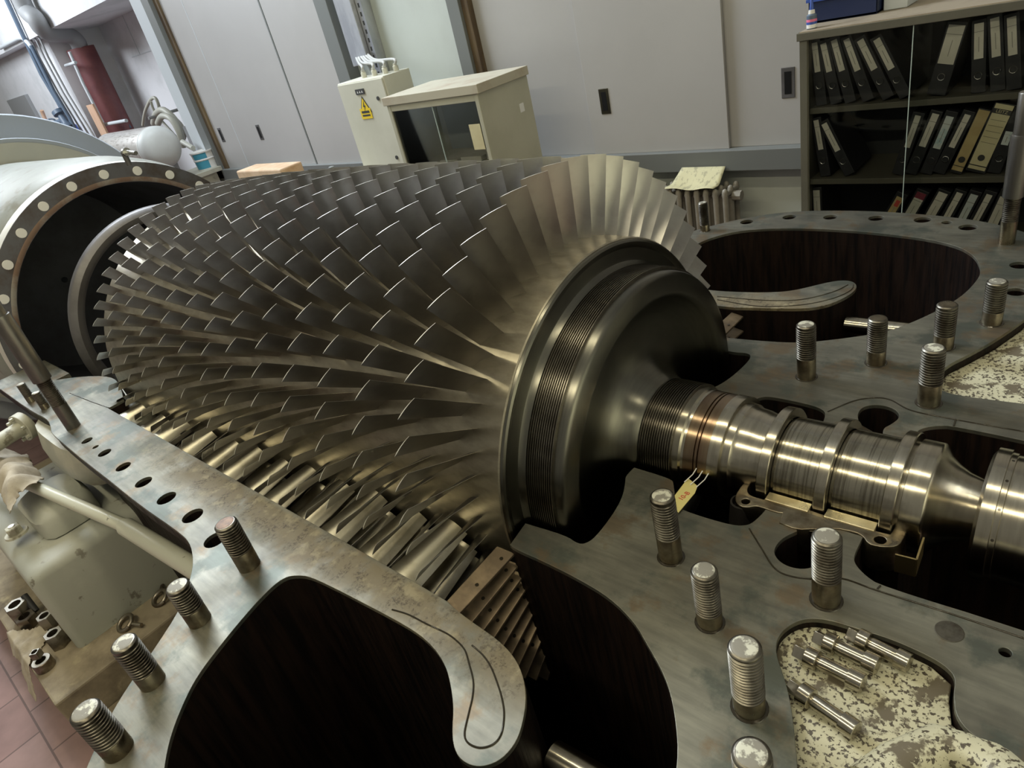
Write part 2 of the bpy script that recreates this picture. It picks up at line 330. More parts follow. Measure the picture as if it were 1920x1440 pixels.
def circ(x, y, r, n_=20): return [(x + r * math.cos(2 * PI * i / n_), y + r * math.sin(2 * PI * i / n_)) for i in range(n_)]

# ================================================================== CASING, lower half (one thing)
casing = thing('turbine_casing', (-1.2, YA, -1.0), 'open lower half of the big grey steel turbine casing with machined split flange', 'turbine casing')
END = .75
outer_near = [(-3.78, .832), (-3.154, .832), (-2.995, .82), (-2.894, .836), (-2.832, .854), (-2.667, .858), (-2.487, .862), (-2.215, .864), (-1.955, .868), (-1.728, .863), (-1.64, .866), (-1.562, .894), (-1.511, .925), (-1.432, .988), (-1.37, 1.08), (-1.342, 1.129), (-1.301, 1.19), (-1.257, 1.234), (-1.213, 1.276), (-1.12, 1.35), (-.98, 1.40), (-.78, 1.42), (-.55, 1.40), (-.38, 1.34), (-.26, 1.24), (-.20, 1.1), (-.17, .95), (-.175, .8)]
outer_far = [(-3.78, .832), (-3.0, .82), (-2.8, .858), (-1.75, .863), (-1.64, .866), (-1.56, .9), (-1.48, 1.0), (-1.41, 1.1), (-1.348, 1.271), (-1.275, 1.348), (-1.168, 1.445), (-1.013, 1.513), (-.786, 1.524), (-.601, 1.503), (-.429, 1.461), (-.32, 1.409), (-.2, 1.31), (-.13, 1.18), (-.12, 1.0), (-.135, .88)]
pocket_near = [(-.20, .66), (-.213, .623), (-.228, .592), (-.251, .545), (-.277, .503), (-.309, .464), (-.318, .43), (-.308, .396), (-.289, .373), (-.259, .361), (-.217, .357), (-.167, .352), (-.113, .357), (-.089, .365), (-.076, .378), (-.073, .407), (-.062, .443), (-.032, .462), (.05, .475), (.12, .50), (.2, .55), (END, .55)]
pocket_far = [(-.167, .767), (-.205, .65), (-.245, .56), (-.275, .50), (-.285, .45), (-.275, .40), (-.262, .378), (-.22, .372), (-.109, .381), (.05, .40), (END, .42)]
core = [(END, .243), (-.015, .243), (-.213, .252), (-.24, .241), (-.263, .223), (-.271, .204), (-.271, .150), (-.32, .150), (-.335, .19), (-.322, .215), (-.314, .245), (-.325, .268), (-.348, .280), (-.373, .278), (-.392, .264), (-.398, .243), (-.394, .215), (-.378, .188), (-.40, .150), (-.452, .150), (-.454, .175), (-.459, .2), (-.466, .214), (-.489, .226), (-.551, .230), (-.600, .229), (-.618, .222), (-.63, .205), (-.655, .165), (-.668, .150), (-.766, .150), (-.768, .185), (-.757, .203), (-.735, .25), (-.724, .31), (-.720, .38), (-.728, .405), (-.744, .412), (-.778, .404), (-.884, .415)]
hole_near = [(-.872, .483), (-.853, .487), (-.782, .486), (-.685, .490), (-.606, .499), (-.536, .525), (-.498, .551), (-.438, .591), (-.395, .638), (-.351, .707), (-.325, .80), (-.31, .93), (-.33, 1.05), (-.38, 1.15), (-.48, 1.22), (-.62, 1.26), (-.78, 1.27), (-.94, 1.245), (-1.02, 1.215), (-1.08, 1.185), (-1.132, 1.149), (-1.175, 1.105), (-1.211, 1.059), (-1.24, .991), (-1.27, .90), (-1.283, .84), (-1.28, .805), (-1.259, .787), (-1.223, .772), (-1.12, .763), (-.991, .754)]
hole_far = [(-.872, .478), (-.82, .478), (-.718, .488), (-.636, .503), (-.564, .54), (-.453, .615), (-.401, .69), (-.348, .80), (-.32, .889), (-.308, .988), (-.311, 1.047), (-.334, 1.122), (-.36, 1.17), (-.404, 1.221), (-.49, 1.268), (-.604, 1.299), (-.754, 1.325), (-.914, 1.332), (-1.043, 1.321), (-1.169, 1.282), (-1.248, 1.19), (-1.268, 1.107), (-1.283, .95), (-1.283, .84), (-1.259, .792), (-1.15, .77), (-1.009, .762)]
tongue_n = [(-.892, .749), (-.83, .756), (-.78, .773), (-.742, .798), (-.71, .824), (-.683, .855), (-.662, .873), (-.64, .882), (-.615, .88), (-.595, .868), (-.58, .845), (-.578, .81), (-.594, .773), (-.616, .74), (-.648, .711), (-.687, .691), (-.736, .680), (-.797, .676), (-.852, .671), (-.905, .660)]
tongue_f = [(-.902, .773), (-.837, .787), (-.79, .803), (-.752, .829), (-.707, .876), (-.675, .905), (-.645, .917), (-.621, .912), (-.603, .89), (-.596, .86), (-.603, .815), (-.629, .755), (-.66, .722), (-.704, .70), (-.793, .682), (-.872, .668), (-.905, .660)]
rear = [(-2.775, .660), (-2.775, .60), (-2.93, .55), (-3.10, .525), (-3.30, .60), (-3.45, .70), (-3.78, .70)]
def half(side):
    o, p, h, t_ = (outer_near, pocket_near, hole_near, tongue_n) if side < 0 else (outer_far, pocket_far, hole_far, tongue_f)
    return [(x, YA + side * s) for x, s in o + p + core + h + t_ + rear], [(x, YA + side * s) for x, s in p], [(x, YA + side * s) for x, s in h + t_]
ovals_n = [(163, 826, .0145), (179, 838, .008), (196, 849, .0165), (231, 875, .018), (269, 904, .0195), (312, 934, .021), (361, 967, .022), (403, 1012, .022)]
ovals_f = [(1400, 416, .022), (1480, 407, .022), (1557, 407, .022), (1643, 409, .023), (1730, 412, .024), (1775, 417, .014), (1815, 426, .024), (1912, 497, .022), (1905, 547, .022)]
def round_holes(lst, k):
    out = []
    for px, py, r in lst:
        w = onz(px, py); out.append(circ(w.x, w.y, r * k, 24))
    return out
hn = round_holes(ovals_n, 1.28) + [circ(onz(1885, 1223).x, onz(1885, 1223).y, .0085)]
hf = round_holes(ovals_f, 1.12)
for side, holes in ((-1, hn), (1, hf)):
    pl, pk, hl = half(side)
    slab('split_flange', [smoothpoly(pl, 2)] + holes, -.010, 0, M['flange'], casing, bev=.0008)
    rim = [(x + (.0 if x < -1.7 else .004 * (1 if x < -.9 else -1)), YA + side * (s - .004)) for x, s in (outer_near if side < 0 else outer_far)] + [(x, YA + side * s) for x, s in (pocket_near if side < 0 else pocket_far) + core + (hole_near if side < 0 else hole_far) + (tongue_n if side < 0 else tongue_f) + rear]
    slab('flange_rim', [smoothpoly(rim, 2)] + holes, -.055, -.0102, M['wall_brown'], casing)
    # body of the casting below the flange: same plan, outer skin set back
    o = (outer_near if side < 0 else outer_far)
    inner = (pocket_near if side < 0 else pocket_far) + core + (hole_near if side < 0 else hole_far) + (tongue_n if side < 0 else tongue_f) + rear
    body = [(x + (.0 if x < -1.7 else .06 * (1 if x < -.9 else -1)), YA + side * (s - .07)) for x, s in o] + [(x, YA + side * s) for x, s in inner]
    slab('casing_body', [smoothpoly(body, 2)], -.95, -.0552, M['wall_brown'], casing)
# sump and well bottoms
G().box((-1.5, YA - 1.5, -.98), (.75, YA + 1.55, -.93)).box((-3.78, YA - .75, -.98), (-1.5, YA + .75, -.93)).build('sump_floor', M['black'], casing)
# half cylinder bore that carries the stator vanes
g = G(); g.lathe([(-2.78, .664), (-.91, .664), (-.91, .70), (-2.78, .70), (-2.78, .664)], 'x', (0, YA, 0), 64, PI, 2 * PI, cap=False); g.v = [Vector((v.x, v.y, min(v.z, -.003))) for v in g.v]
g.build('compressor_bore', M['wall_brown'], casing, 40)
# rear liner half ring under the flange
# painted recess floors (outside face of the casting, below the flange)
def rec(name, pts, z, m, zt): return slab(name, [pts], z, zt, m, casing, bev=.003, smooth=50)
near_rec = [(-.21, .70), (-.20, .66), (-.213, .623), (-.228, .592), (-.251, .545), (-.277, .503), (-.309, .464), (-.318, .43), (-.308, .396), (-.289, .373), (-.259, .361), (-.217, .357), (-.113, .357), (-.076, .378), (-.073, .407), (-.062, .443), (-.032, .462), (.05, .475), (.12, .50), (.2, .55), (.4, .56), (.4, 1.2), (-.17, 1.2)]
rec('painted_recess', [(x - .004 if x < 0 else x, YA - s + .004) for x, s in near_rec], -.12, M['cream'], -.022)
rec('painted_recess', [(x, YA + s) for x, s in [(-.15, 1.1), (-.167, .767), (-.205, .65), (-.245, .56), (-.275, .50), (-.285, .45), (-.275, .40), (-.262, .378), (-.22, .372), (-.109, .381), (.05, .40), (.7, .42), (.7, 1.1)]], -.12, M['cream'], -.028)
# raised machined pad and rib beside the painted recess
pp = [(1795, 1264), (1787, 1303), (1793, 1347), (1833, 1391), (1920, 1422), (2060, 1440), (2060, 1230), (1920, 1190), (1830, 1205), (1770, 1205)]
g = G(); g.tube([onz(1660, 1490, -.03), onz(1690, 1440, -.02), onz(1760, 1400, -.022), onz(1850, 1430, -.03), onz(1900, 1500, -.03)], [.05, .035, .03, .035, .05], 14); g.build('cast_rib', M['cream'], casing, 60)
# joint groove lines engraved in the flange
def groove(pts):
    P_ = [onz(x, y, .0004) for x, y in pts]
    G().tube(bez(P_, 6), .0017, 6).build('joint_groove', M['oil'], casing, 60)
groove([(1405, 991), (1429, 1030), (1453, 1066), (1485, 1081), (1535, 1086), (1580, 1085), (1647, 1108), (1780, 1150), (1920, 1197), (2000, 1226)])
groove([(1552, 772), (1600, 752), (1640, 746), (1670, 750), (1710, 770), (1793, 787), (1920, 809), (1990, 820)])
groove([(1645, 1104), (1651, 1098)]); groove([(1792, 786), (1788, 799)])
groove([(878, 1239), (872, 1220), (860, 1205), (838, 1188), (800, 1170), (765, 1152), (735, 1143)])
groove([(878, 1239), (887, 1275), (886, 1305), (878, 1340), (871, 1375), (878, 1393), (900, 1402), (925, 1395), (940, 1375), (945, 1340), (941, 1310), (932, 1280), (920, 1250), (905, 1228), (885, 1210)])
groove([(1345, 556), (1430, 563), (1500, 562), (1560, 548), (1590, 534)])
groove([(1345, 562), (1420, 574), (1500, 572), (1560, 560), (1594, 545), (1600, 534)])
groove([(131, 737), (168, 752), (205, 765)])
# strut tubes inside the wells
G().tube([(-.60, YA - .74, -.17), (-.16, YA - .71, -.17)], .032, 20).build('strut_tube', M['steel'], casing, 60)
G().tube([(-.60, YA + .79, -.085), (-.35, YA + .79, -.085)], .026, 20).build('strut_tube', M['steel'], casing, 60)
# inlet guide vane plates with screws
for side in (-1, 1):
    for k in range(15):
        th = math.radians(-1.6 - 4.3 * k); u = Vector((0, side * math.cos(th), math.sin(th))); t_ = Vector((0, -side * math.sin(th), math.cos(th)))
        A = Vector((0, YA, 0)); tw = t_ * .030 - Vector((.012, 0, 0)); g = G()
        q = [A + u * r + Vector((x, 0, 0)) for x, r in ((-.908, .49), (-.866, .482), (-.866, .665), (-.904, .665))]
        q = [p - (t_ * .010 * (1 if i in (1, 2) else 0)) for i, p in enumerate(q)]
        g.prism(q, t_ * -.006); v = g.build('guide_vane', M['igv'], casing, bevel=.0012)
        g = G()
        for r in (.510, .590): 
            c = A + u * r + Vector((-.880, 0, 0)) + t_ * -.0062; g.tube([c, c + t_ * .0012], .0042, 10)
        sc = g.build('screw', M['oil'], v)
# bearing shells -------------------------------------------------------------
shell = [(-.522, 1.010), (-.5235, 1.047), (-.519, 1.058), (-.510, 1.060), (-.508, 1.037), (-.500, 1.026), (-.491, 1.022), (-.466, 1.022), (-.464, 1.046), (-.378, 1.046), (-.376, 1.030), (-.350, 1.028), (-.348, 1.046), (-.258, 1.046), (-.256, 1.026), (-.232, 1.028), (-.230, 1.062), (-.222, 1.071), (-.214, 1.070), (-.210, 1.059), (-.210, 1.017), (-.216, 1.003), (-.228, .994), (-.242, .989), (-.258, .988), (-.271, 1.003), (-.285, 1.008), (-.321, 1.002), (-.333, .990), (-.352, .984), (-.378, .968), (-.414, .972), (-.419, 1.001), (-.428, .997), (-.466, .999), (-.475, .996), (-.484, .987), (-.497, .983), (-.512, .990)]
for side in (-1, 1):
    sh = thing('bearing_shell', (-.37, YA + side * .13, -.05), 'steel bearing shell with pale lining on the ' + ('near side of the shaft' if side < 0 else 'far side of the shaft'), 'bearing shell')
    pts = [(x, y if side < 0 else 2 * YA - y) for x, y in shell]
    slab('shell_body', [smoothpoly(pts, 1), circ(-.4955, YA + side * -(1.0015 - YA), .0085) if side > 0 else circ(-.4955, 1.0015, .0085), circ(-.243, 1.007 if side < 0 else 2 * YA - 1.007, .010)], -.06, .003, M['shank'], sh, bev=.0015, smooth=50)
    for xa, xb in ((-.464, -.378), (-.348, -.258)):
        G().box((xa, YA + side * .1085, -.02), (xb, YA + side * .133, .0048)).build('white_metal_lining', M['babbitt'], sh, bevel=.001)
    G().box((-.314, YA + side * .166, -.02), (-.278, YA + side * .178, -.001)).build('locating_key', M['shank'], sh, bevel=.001)
    g = G(); g.tube([(-.365, YA + side * .155, -.05), (-.365, YA + side * .155, -.002)], .022, 20); g.build('boss', M['shank'], sh, 40, .001)
    g = G(); g.lathe([(-.06, .03), (-.004, .024), (-.003, .020), (-.02, .02)], 'z', (-.505, YA + side * .15, 0), 20); g.build('oil_boss', M['dark'], sh, 40)
# bent brass strip next to the near shell
g = G()
cl = [(-.212, .984), (-.179, .987), (-.182, 1.046)]
for a, b_ in zip(cl, cl[1:]):
    a = Vector((*a, -.04)); b_ = Vector((*b_, -.04)); d_ = (b_ - a).normalized(); nn = Vector((-d_.y, d_.x, 0)) * .0016
    g.prism([a - nn, b_ - nn, b_ + nn, a + nn], (0, 0, .042))
prop(g.build('oil_guard_strip', M['brass']), 'thin bent brass strip standing by the end of the near bearing shell', 'strip')
# ================================================================== ROTOR
rotor = thing('turbine_rotor', (-1.5, YA, 0), 'long steel compressor rotor with rows of blades lying in the open casing', 'rotor')
A0 = (0, YA, 0)
hub_tab = [(-3.35, .38), (-3.02, .46), (-2.92, .552), (-2.74, .556), (-2.55, .55), (-2.34, .532), (-2.11, .513), (-1.89, .503), (-1.68, .493), (-1.535, .486), (-1.39, .479), (-1.25, .472), (-1.106, .468), (-.962, .466), (-.898, .4645)]
def hub(x):
    for (a, ra), (b_, rb) in zip(hub_tab, hub_tab[1:]):
        if x <= b_: return ra + (rb - ra) * (x - a) / (b_ - a)
    return hub_tab[-1][1]
G().lathe([(x, r) for x, r in hub_tab] + [(-.895, .462)], 'x', A0, 144).build('bladed_drum', M['hub'], rotor, 35)
prof = [(-.896, .461), (-.889, .459), (-.886, .454), (-.888, .446), (-.892, .440), (-.892, .418), (-.890, .410), (-.884, .404), (-.876, .401)]
G().lathe(prof, 'x', A0, 128, cap=False).build('rim_disc', M['steel_dark'], rotor, 25)
def fins(x0, x1, n_, r0, r1):
    p = []; w = (x1 - x0) / n_
    for i in range(n_): p += [(x0 + i * w, r0), (x0 + (i + .45) * w, r0), (x0 + (i + .5) * w, r1), (x0 + (i + .85) * w, r1), (x0 + (i + .9) * w, r0)]
    return p + [(x1, r0)]
G().lathe([(-.878, .401)] + fins(-.876, -.806, 12, .393, .400) + [(-.806, .392)], 'x', A0, 128, cap=False).build('seal_fins', M['fins'], rotor, 25)
G().lathe([(-.807, .392), (-.790, .391), (-.784, .387), (-.781, .380), (-.778, .345), (-.780, .338), (-.79, .330), (-.806, .312), (-.82, .285), (-.829, .25), (-.832, .22), (-.828, .195), (-.818, .175), (-.803, .158), (-.785, .146), (-.768, .138), (-.764, .132)], 'x', A0, 128, cap=False).build('end_disc', M['steel_dark'], rotor, 50)
G().lathe([(-.766, .130)] + fins(-.764, -.680, 14, .1295, .136) + [(-.678, .129)], 'x', A0, 96, cap=False).build('shaft_seal_fins', M['fins'], rotor, 25)
G().lathe([(-.68, .13), (-.664, .130), (-.660, .126), (-.654, .1255)], 'x', A0, 96, cap=False).build('shaft_shoulder', M['steel'], rotor, 40)
G().lathe([(-.655, .125), (-.6305, .125), (-.630, .120), (-.6275, .120), (-.627, .125), (-.622, .125), (-.6215, .120), (-.619, .120), (-.6185, .125), (-.598, .125), (-.597, .1262)], 'x', A0, 96, cap=False).build('tinted_band', M['brown'], rotor, 30)
G().lathe([(-.597, .1268), (-.575, .1268), (-.572, .1255), (-.571, .114), (-.556, .112), (-.553, .109), (-.545, .106), (-.525, .104), (-.512, .100), (-.490, .100)], 'x', A0, 96, cap=False).build('shaft', M['steel'], rotor, 35)
for xa, xb in ((-.489, -.467), (-.374, -.352), (-.255, -.233)):
    G().lathe([(xa, .100), (xa, .120), (xa + .0015, .1218), (xb - .0015, .1218), (xb, .120), (xb, .103)], 'x', A0, 96, cap=False).build('thrust_collar', M['steel'], rotor, 30)
for xa, xb in ((-.467, -.374), (-.352, -.255)):
    G().lathe([(xa, .100), (xa + .006, .1005), (xa + .008, .104), (xb, .104)], 'x', A0, 96, cap=False).build('journal', M['journal'], rotor, 30)
G().lathe([(-.233, .104), (-.228, .104), (-.226, .111), (-.192, .111), (-.189, .1095), (-.186, .104), (-.176, .090), (-.160, .077), (-.142, .067), (-.122, .061), (-.10, .058), (-.02, .058)], 'x', A0, 96, cap=False).build('shaft_end', M['steel'], rotor, 40)
# lathe collars etc. of the coupling
cp = thing('shaft_coupling', (.1, YA, 0), 'large round steel shaft coupling at the right edge of the photo', 'coupling')
G().lathe([(-.110, .056), (-.113, .075), (-.114, .112), (-.109, .119), (-.108, .1235), (-.088, .1235), (-.087, .119), (-.079, .1185), (-.078, .1155), (.30, .1155), (.30, .05)], 'x', A0, 96, cap=False).build('coupling_hub', M['steel'], cp, 30)
g = G()
for a in (20, 46, 72, 98): 
    c = Vector((-.083, YA - .1185 * math.cos(math.radians(a)), .1185 * math.sin(math.radians(a)))); d_ = Vector((0, -math.cos(math.radians(a)), math.sin(math.radians(a)))); g.tube([c - d_ * .001, c + d_ * .0006], .0025, 10)
g.build('screw_hole', M['oil'], cp)
# blades ---------------------------------------------------------------------
stages = [(-1.000, 25.05, 55, .0), (-1.143, 25.95, 55, .05), (-1.2845, 26.1, 55, .1), (-1.428, 24.9, 55, .2), (-1.572, 23.35, 55, .3), (-1.717, 21.05, 57, .4), (-1.857, 31.0, 58, .5), (-2.007, 29.7, 59, .6), (-2.157, 29.75, 59, .65), (-2.32, 30.25, 60, .7), (-2.485, 25.6, 60, .8), (-2.655, 25.6, 60, .9), (-2.83, 27.5, 60, 1.0)]
TIP_R = [.655, .655, .655, .655, .655, .655, .654, .652, .649, .644, .637, .629, .62]
def airfoil(c, t, camber, n_=6):
    """closed section in chord units, starting at the leading edge"""
    up = []; lo = []
    for i in range(n_ + 1):
        u = i / n_; y = t * 2.6 * (.2969 * math.sqrt(u) - .126 * u - .3516 * u * u + .2843 * u ** 3 - .1015 * u ** 4) ; cm = camber * 4 * u * (1 - u)
        up.append((u, cm + y)); lo.append((u, cm - y))
    up[-1] = (1, .006); lo[-1] = (1, -.006)
    return up + lo[1:][::-1]
def blade_mesh(x0, f, rh, rt=.655):
    """blade at theta = 0; low corner at (x0, 0)"""
    vs = []; secs = []
    for k, t in enumerate((0, .33, .66, 1)):
        r = rh + (rt - rh) * t
        xl = x0 - .014 * (1 - t) * (1 - .6 * f); dx = .052 * (1 - t) * (1 - .12 * f) + (.038 + .014 * f) * t; dc = .0375 * (1 - t) * (1 - .22 * f) + (.051 - .013 * f) * t
        cc = math.hypot(dx, dc); ux, ut = dx / cc, dc / cc
        for u, w in airfoil(1, .10 - .04 * t, -.10 + .07 * t):
            x = xl + (u * ux + w * ut) * cc; a = (u * ut - w * ux) * cc / r
            vs.append((x, a, r))
    return vs
def blade_geo(g, vs, th, side=None):
    n_ = len(vs) // 4; P_ = [Vector((x, YA - r * math.cos(th + a), r * math.sin(th + a))) for x, a, r in vs]
    fs = [(k * n_ + j, k * n_ + (j + 1) % n_, (k + 1) * n_ + (j + 1) % n_, (k + 1) * n_ + j) for k in range(3) for j in range(n_)] + [tuple(range(3 * n_, 4 * n_))]
    g.add(P_, fs[:-1], 0); g.add([P_[i] for i in range(3 * n_, 4 * n_)], [tuple(range(n_))], 1)
bm_mats = [M['blade'], M['tip']]
rest = G(); count = 0
for si, (x0, ph, nb, f) in enumerate(stages):
    vs = blade_mesh(x0, f, hub(x0 + .02) - .004, TIP_R[si])
    step = 360 / nb; proto = None
    for k in range(nb):
        deg = ph + (k - 10) * step; d2 = (deg + 180) % 360 - 180
        if si < 5 and -6 < d2 < 142 and count < 100:
            th = math.radians(deg); count += 1
            if proto is None:
                g = G(); blade_geo(g, vs, 0); pm = mesh(g.v, g.f, g.mi)
                for v in pm.vertices: v.co.y -= YA
                for mm in bm_mats: pm.materials.append(mm)
                for p in pm.polygons: p.use_smooth = True
                pm.set_sharp_from_angle(angle=math.radians(40)); proto = pm
            o = bpy.data.objects.new('rotor_blade', proto); C.objects.link(o); o.parent = rotor; o.matrix_parent_inverse = Matrix.Translation(rotor.location).inverted()
            o.location = (0, YA, 0); o.rotation_euler = (-th, 0, 0)
        else: blade_geo(rest, vs, math.radians(deg))
ro = rest.build('rotor_blade_rows', bm_mats, rotor, 40); ro['kind'] = 'stuff'
# stator vanes ---------------------------------------------------------------
def vane_geo(g, xc, th, side, rh, cw):
    A = Vector((xc, YA, 0)); out = []
    for r in (rh, .662):
        c = cw * (.78 if r < .6 else 1.0)
        for u, w in airfoil(1, .085, .12, 5):
            x = (u - .5) * c * .88 + w * c * .42; a = (-(u - .5) * .42 + w * .88) * c / r
            t_ = th + a; out.append(A + Vector((x, side * r * math.cos(t_), r * math.sin(t_))))
    n_ = len(out) // 2
    g.add(out, [(j, (j + 1) % n_, n_ + (j + 1) % n_, n_ + j) for j in range(n_)] + [tuple(range(n_))[::-1], tuple(range(n_, 2 * n_))])
srest = G()
for si, (x0, ph, nb, f) in enumerate(stages):
    xc = x0 - .050; cw = .084 * (1 - .2 * f)
    for side in (-1, 1):
        for k in range(9):
            th = math.radians(-3.0 - (si * 1.7) % 3 - k * 8.2)
            if side < 0 and k < 5:
                g = G(); vane_geo(g, xc, th, side, hub(xc) + .012, cw); g.build('stator_vane', M['vane'], casing, 40)
            else: vane_geo(srest, xc, th, side, hub(xc) + .012, cw)
so = srest.build('stator_vane_rows', M['vane'], casing, 40); so['kind'] = 'stuff'
# ================================================================== REAR CASING with drilled ring flange
rc = thing('exhaust_casing', (-4.2, YA, -.9), 'cream round casing with dark drilled ring flange at the left end of the rotor', 'exhaust casing')
N = 96
G().lathe([(-3.85, .628), (-3.822, .628), (-3.822, .7215), (-3.825, .7235), (-3.90, .7235), (-3.90, .63), (-3.85, .628)], 'x', A0, N, cap=False).build('ring_flange', M['ringface'], rc, 30)
G().lathe([(-3.8215, .630), (-3.8205, .634), (-3.8205, .647), (-3.8215, .652)], 'x', A0, N, cap=False).build('rusty_rim', M['rust'], rc, 40)
G().lathe([(-3.902, .7236), (-3.9, .730), (-3.84, .7265), (-3.83, .7240), (-3.8235, .7240)], 'x', A0, N, cap=False).build('flange_edge', M['tip'], rc, 40)
G().lathe([(-3.90, .70), (-3.93, .728), (-4.0, .752), (-4.2, .765), (-5.6, .775), (-5.6, .64), (-3.9, .635)], 'x', A0, N, cap=False).build('barrel', M['barrel'], rc, 40)
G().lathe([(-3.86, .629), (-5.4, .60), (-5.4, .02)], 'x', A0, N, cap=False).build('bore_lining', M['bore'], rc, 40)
G().lathe([(-3.47, .455), (-3.44, .462), (-3.43, .476), (-3.42, .497), (-3.435, .518), (-3.46, .525), (-3.50, .50), (-3.52, .46)], 'x', A0, N, cap=False).build('inner_liner_ring', M['liner'], rc, 50)
for k in range(30):
    a = math.radians(54.5 + 13.45 * (k - 8))
    if k > 26: break
    g = G(); g.lathe([(-3.84, .0225), (-3.8185, .0225), (-3.8175, .0215)], 'x', (0, YA - .679 * math.cos(a), .679 * math.sin(a)), 16); g.build('hole_plug', M['white'], rc, 40)  # white plugs stand in for bolt holes with bright background behind
# lower ledge that joins the flange ring to the split plane
for sd_ in (-1, 1): G().box((-3.818, YA + sd_ * .66 - .06, -.06), (-3.44, YA + sd_ * .66 + .06, -.012)).build('joint_ledge', M['flange'], rc)
# big rounded casing beyond
bc = thing('outlet_duct', (-7.2, YA + .1, -1.0), 'big rounded blue-grey duct housing rising behind the ring flange at far left', 'duct')
G().lathe([(-5.62, .55), (-5.62, .925), (-5.64, .93), (-5.9, .932), (-5.9, 1.09), (-5.92, 1.10), (-7.4, 1.11), (-7.4, .3)], 'x', (0, YA, 0), 96).build('duct_shell', [M['duct']], bc, 35)
G().lathe([(-5.615, .50), (-5.615, .90)], 'x', (0, YA, 0), 96, cap=False).build('cream_end_ring', M['duct_in'], bc)
# pipe stub fittings of the casing on the near-left side
leg = thing('valve_housing', (-3.1, .32, -.7), 'cream painted cast valve housing bulging out under the left flange edge', 'valve housing')
def loft(name, rings, m, parent, smooth=60):
    g = G(); n_ = len(rings[0]); vs = [p for r in rings for p in r]
    g.add(vs, [(i * n_ + j, i * n_ + (j + 1) % n_, (i + 1) * n_ + (j + 1) % n_, (i + 1) * n_ + j) for i in range(len(rings) - 1) for j in range(n_)] + [tuple(range(n_))[::-1], tuple(range((len(rings) - 1) * n_, len(rings) * n_))])
    return g.build(name, m, parent, smooth)
def sq(cx_, cy_, z, hx, hy, n_=28, p=4.0):
    out = []
    for j in range(n_):
        a = 2 * PI * j / n_; c, s_ = math.cos(a), math.sin(a); k = (abs(c) ** p + abs(s_) ** p) ** (-1 / p); out.append(Vector((cx_ + hx * c * k, cy_ + hy * s_ * k, z)))
    return out
loft('housing_body', [sq(-2.92, .46, -.05, .30, .17), sq(-2.92, .45, -.12, .29, .18), sq(-2.92, .44, -.18, .26, .17), sq(-2.93, .44, -.24, .21, .14), sq(-2.93, .44, -.27, .16, .10)], M['cream_clean'], leg)
c = onz(20, 795, -.12)
fl = G(); d_ = (onz(0, 803, -.12) - onz(45, 775, -.12)).normalized()
c0 = onz(52, 795, -.10); fl.tube([c0, c0 + d_ * .035], .062, 24); fl.build('pipe_flange', M['cream_clean'], leg, 40, .002)
G().tube([c0 + d_ * .03, c0 + d_ * .5], .032, 18).build('branch_pipe', M['cream_clean'], leg, 60)
for a in range(6):
    up_ = Vector((0, 0, 1)); sd = d_.cross(up_).normalized(); c = c0 + d_ * .036 + (up_ * math.cos(a) + sd * math.sin(a)) * .050
    G().tube([c, c + d_ * .014], .008, 6).build('flange_bolt', M['cream_clean'], leg)
def rrect(cx_, cy_, z, hx, hy, r, k=5):
    out = []
    for q_, (sx_, sy_) in enumerate(((1, 1), (-1, 1), (-1, -1), (1, -1))):
        for j in range(k + 1):
            a = PI / 2 * (q_ + j / k); out.append(Vector((cx_ + sx_ * (hx - r) + r * math.cos(a), cy_ + sy_ * (hy - r) + r * math.sin(a), z)))
    return out
# pedestal with rounded cast body
ped = thing('cast_pedestal', (-3.1, .25, -.75), 'grey-green cast pedestal standing on the concrete plinth, lower left', 'pedestal')
loft('pedestal_body', [rrect(-3.14, .20, -.75, .45, .24, .03), rrect(-3.14, .20, -.42, .445, .235, .04), rrect(-3.14, .20, -.395, .435, .225, .045), rrect(-3.14, .20, -.38, .41, .20, .05), rrect(-3.14, .20, -.375, .37, .16, .05)], M['casting_grey'], ped, 70)
loft('pedestal_cap', [sq(-2.99, .20, -.37, .17, .11, 28, 5), sq(-3.0, .20, -.30, .17, .11, 28, 5), sq(-3.0, .21, -.275, .14, .085, 28, 4)], M['casting_grey'], ped, 50)
hb = onz(25, 992, -.31)
hx = thing('hex_bolt', (hb.x, hb.y, -.33), 'big hexagonal bolt with washer on top of the cast pedestal at the left edge', 'bolt')
G().lathe([(0, .042), (.008, .040)], 'z', (hb.x, hb.y, -.335), 24).build('washer', M['cream_clean'], hx, 40)
G().lathe([(.008, .028), (.034, .028), (.037, .025)], 'z', (hb.x, hb.y, -.335), 6).build('bolt_head', M['cream_clean'], hx)
G().lathe([(.037, .013), (.041, .011)], 'z', (hb.x, hb.y, -.335), 16).build('bolt_tip', M['nut_top'], hx)
# long cream pipe
pa, pb, pc, pd = onz(-60, 858, -.23), onz(232, 985, -.23), onz(236, 988, -.23), onz(420, 1100, -.23)
pt = thing('cream_pipe', pd, 'long cream painted pipe with a thicker sleeve running under the left flange', 'pipe')
G().tube([pa, pb], .023, 20).build('thin_section', M['pipe'], pt, 60)
G().tube([pb, pb.lerp(pd, .03), pd], [.024, .031, .031], 20).build('sleeve', M['pipe'], pt, 40)
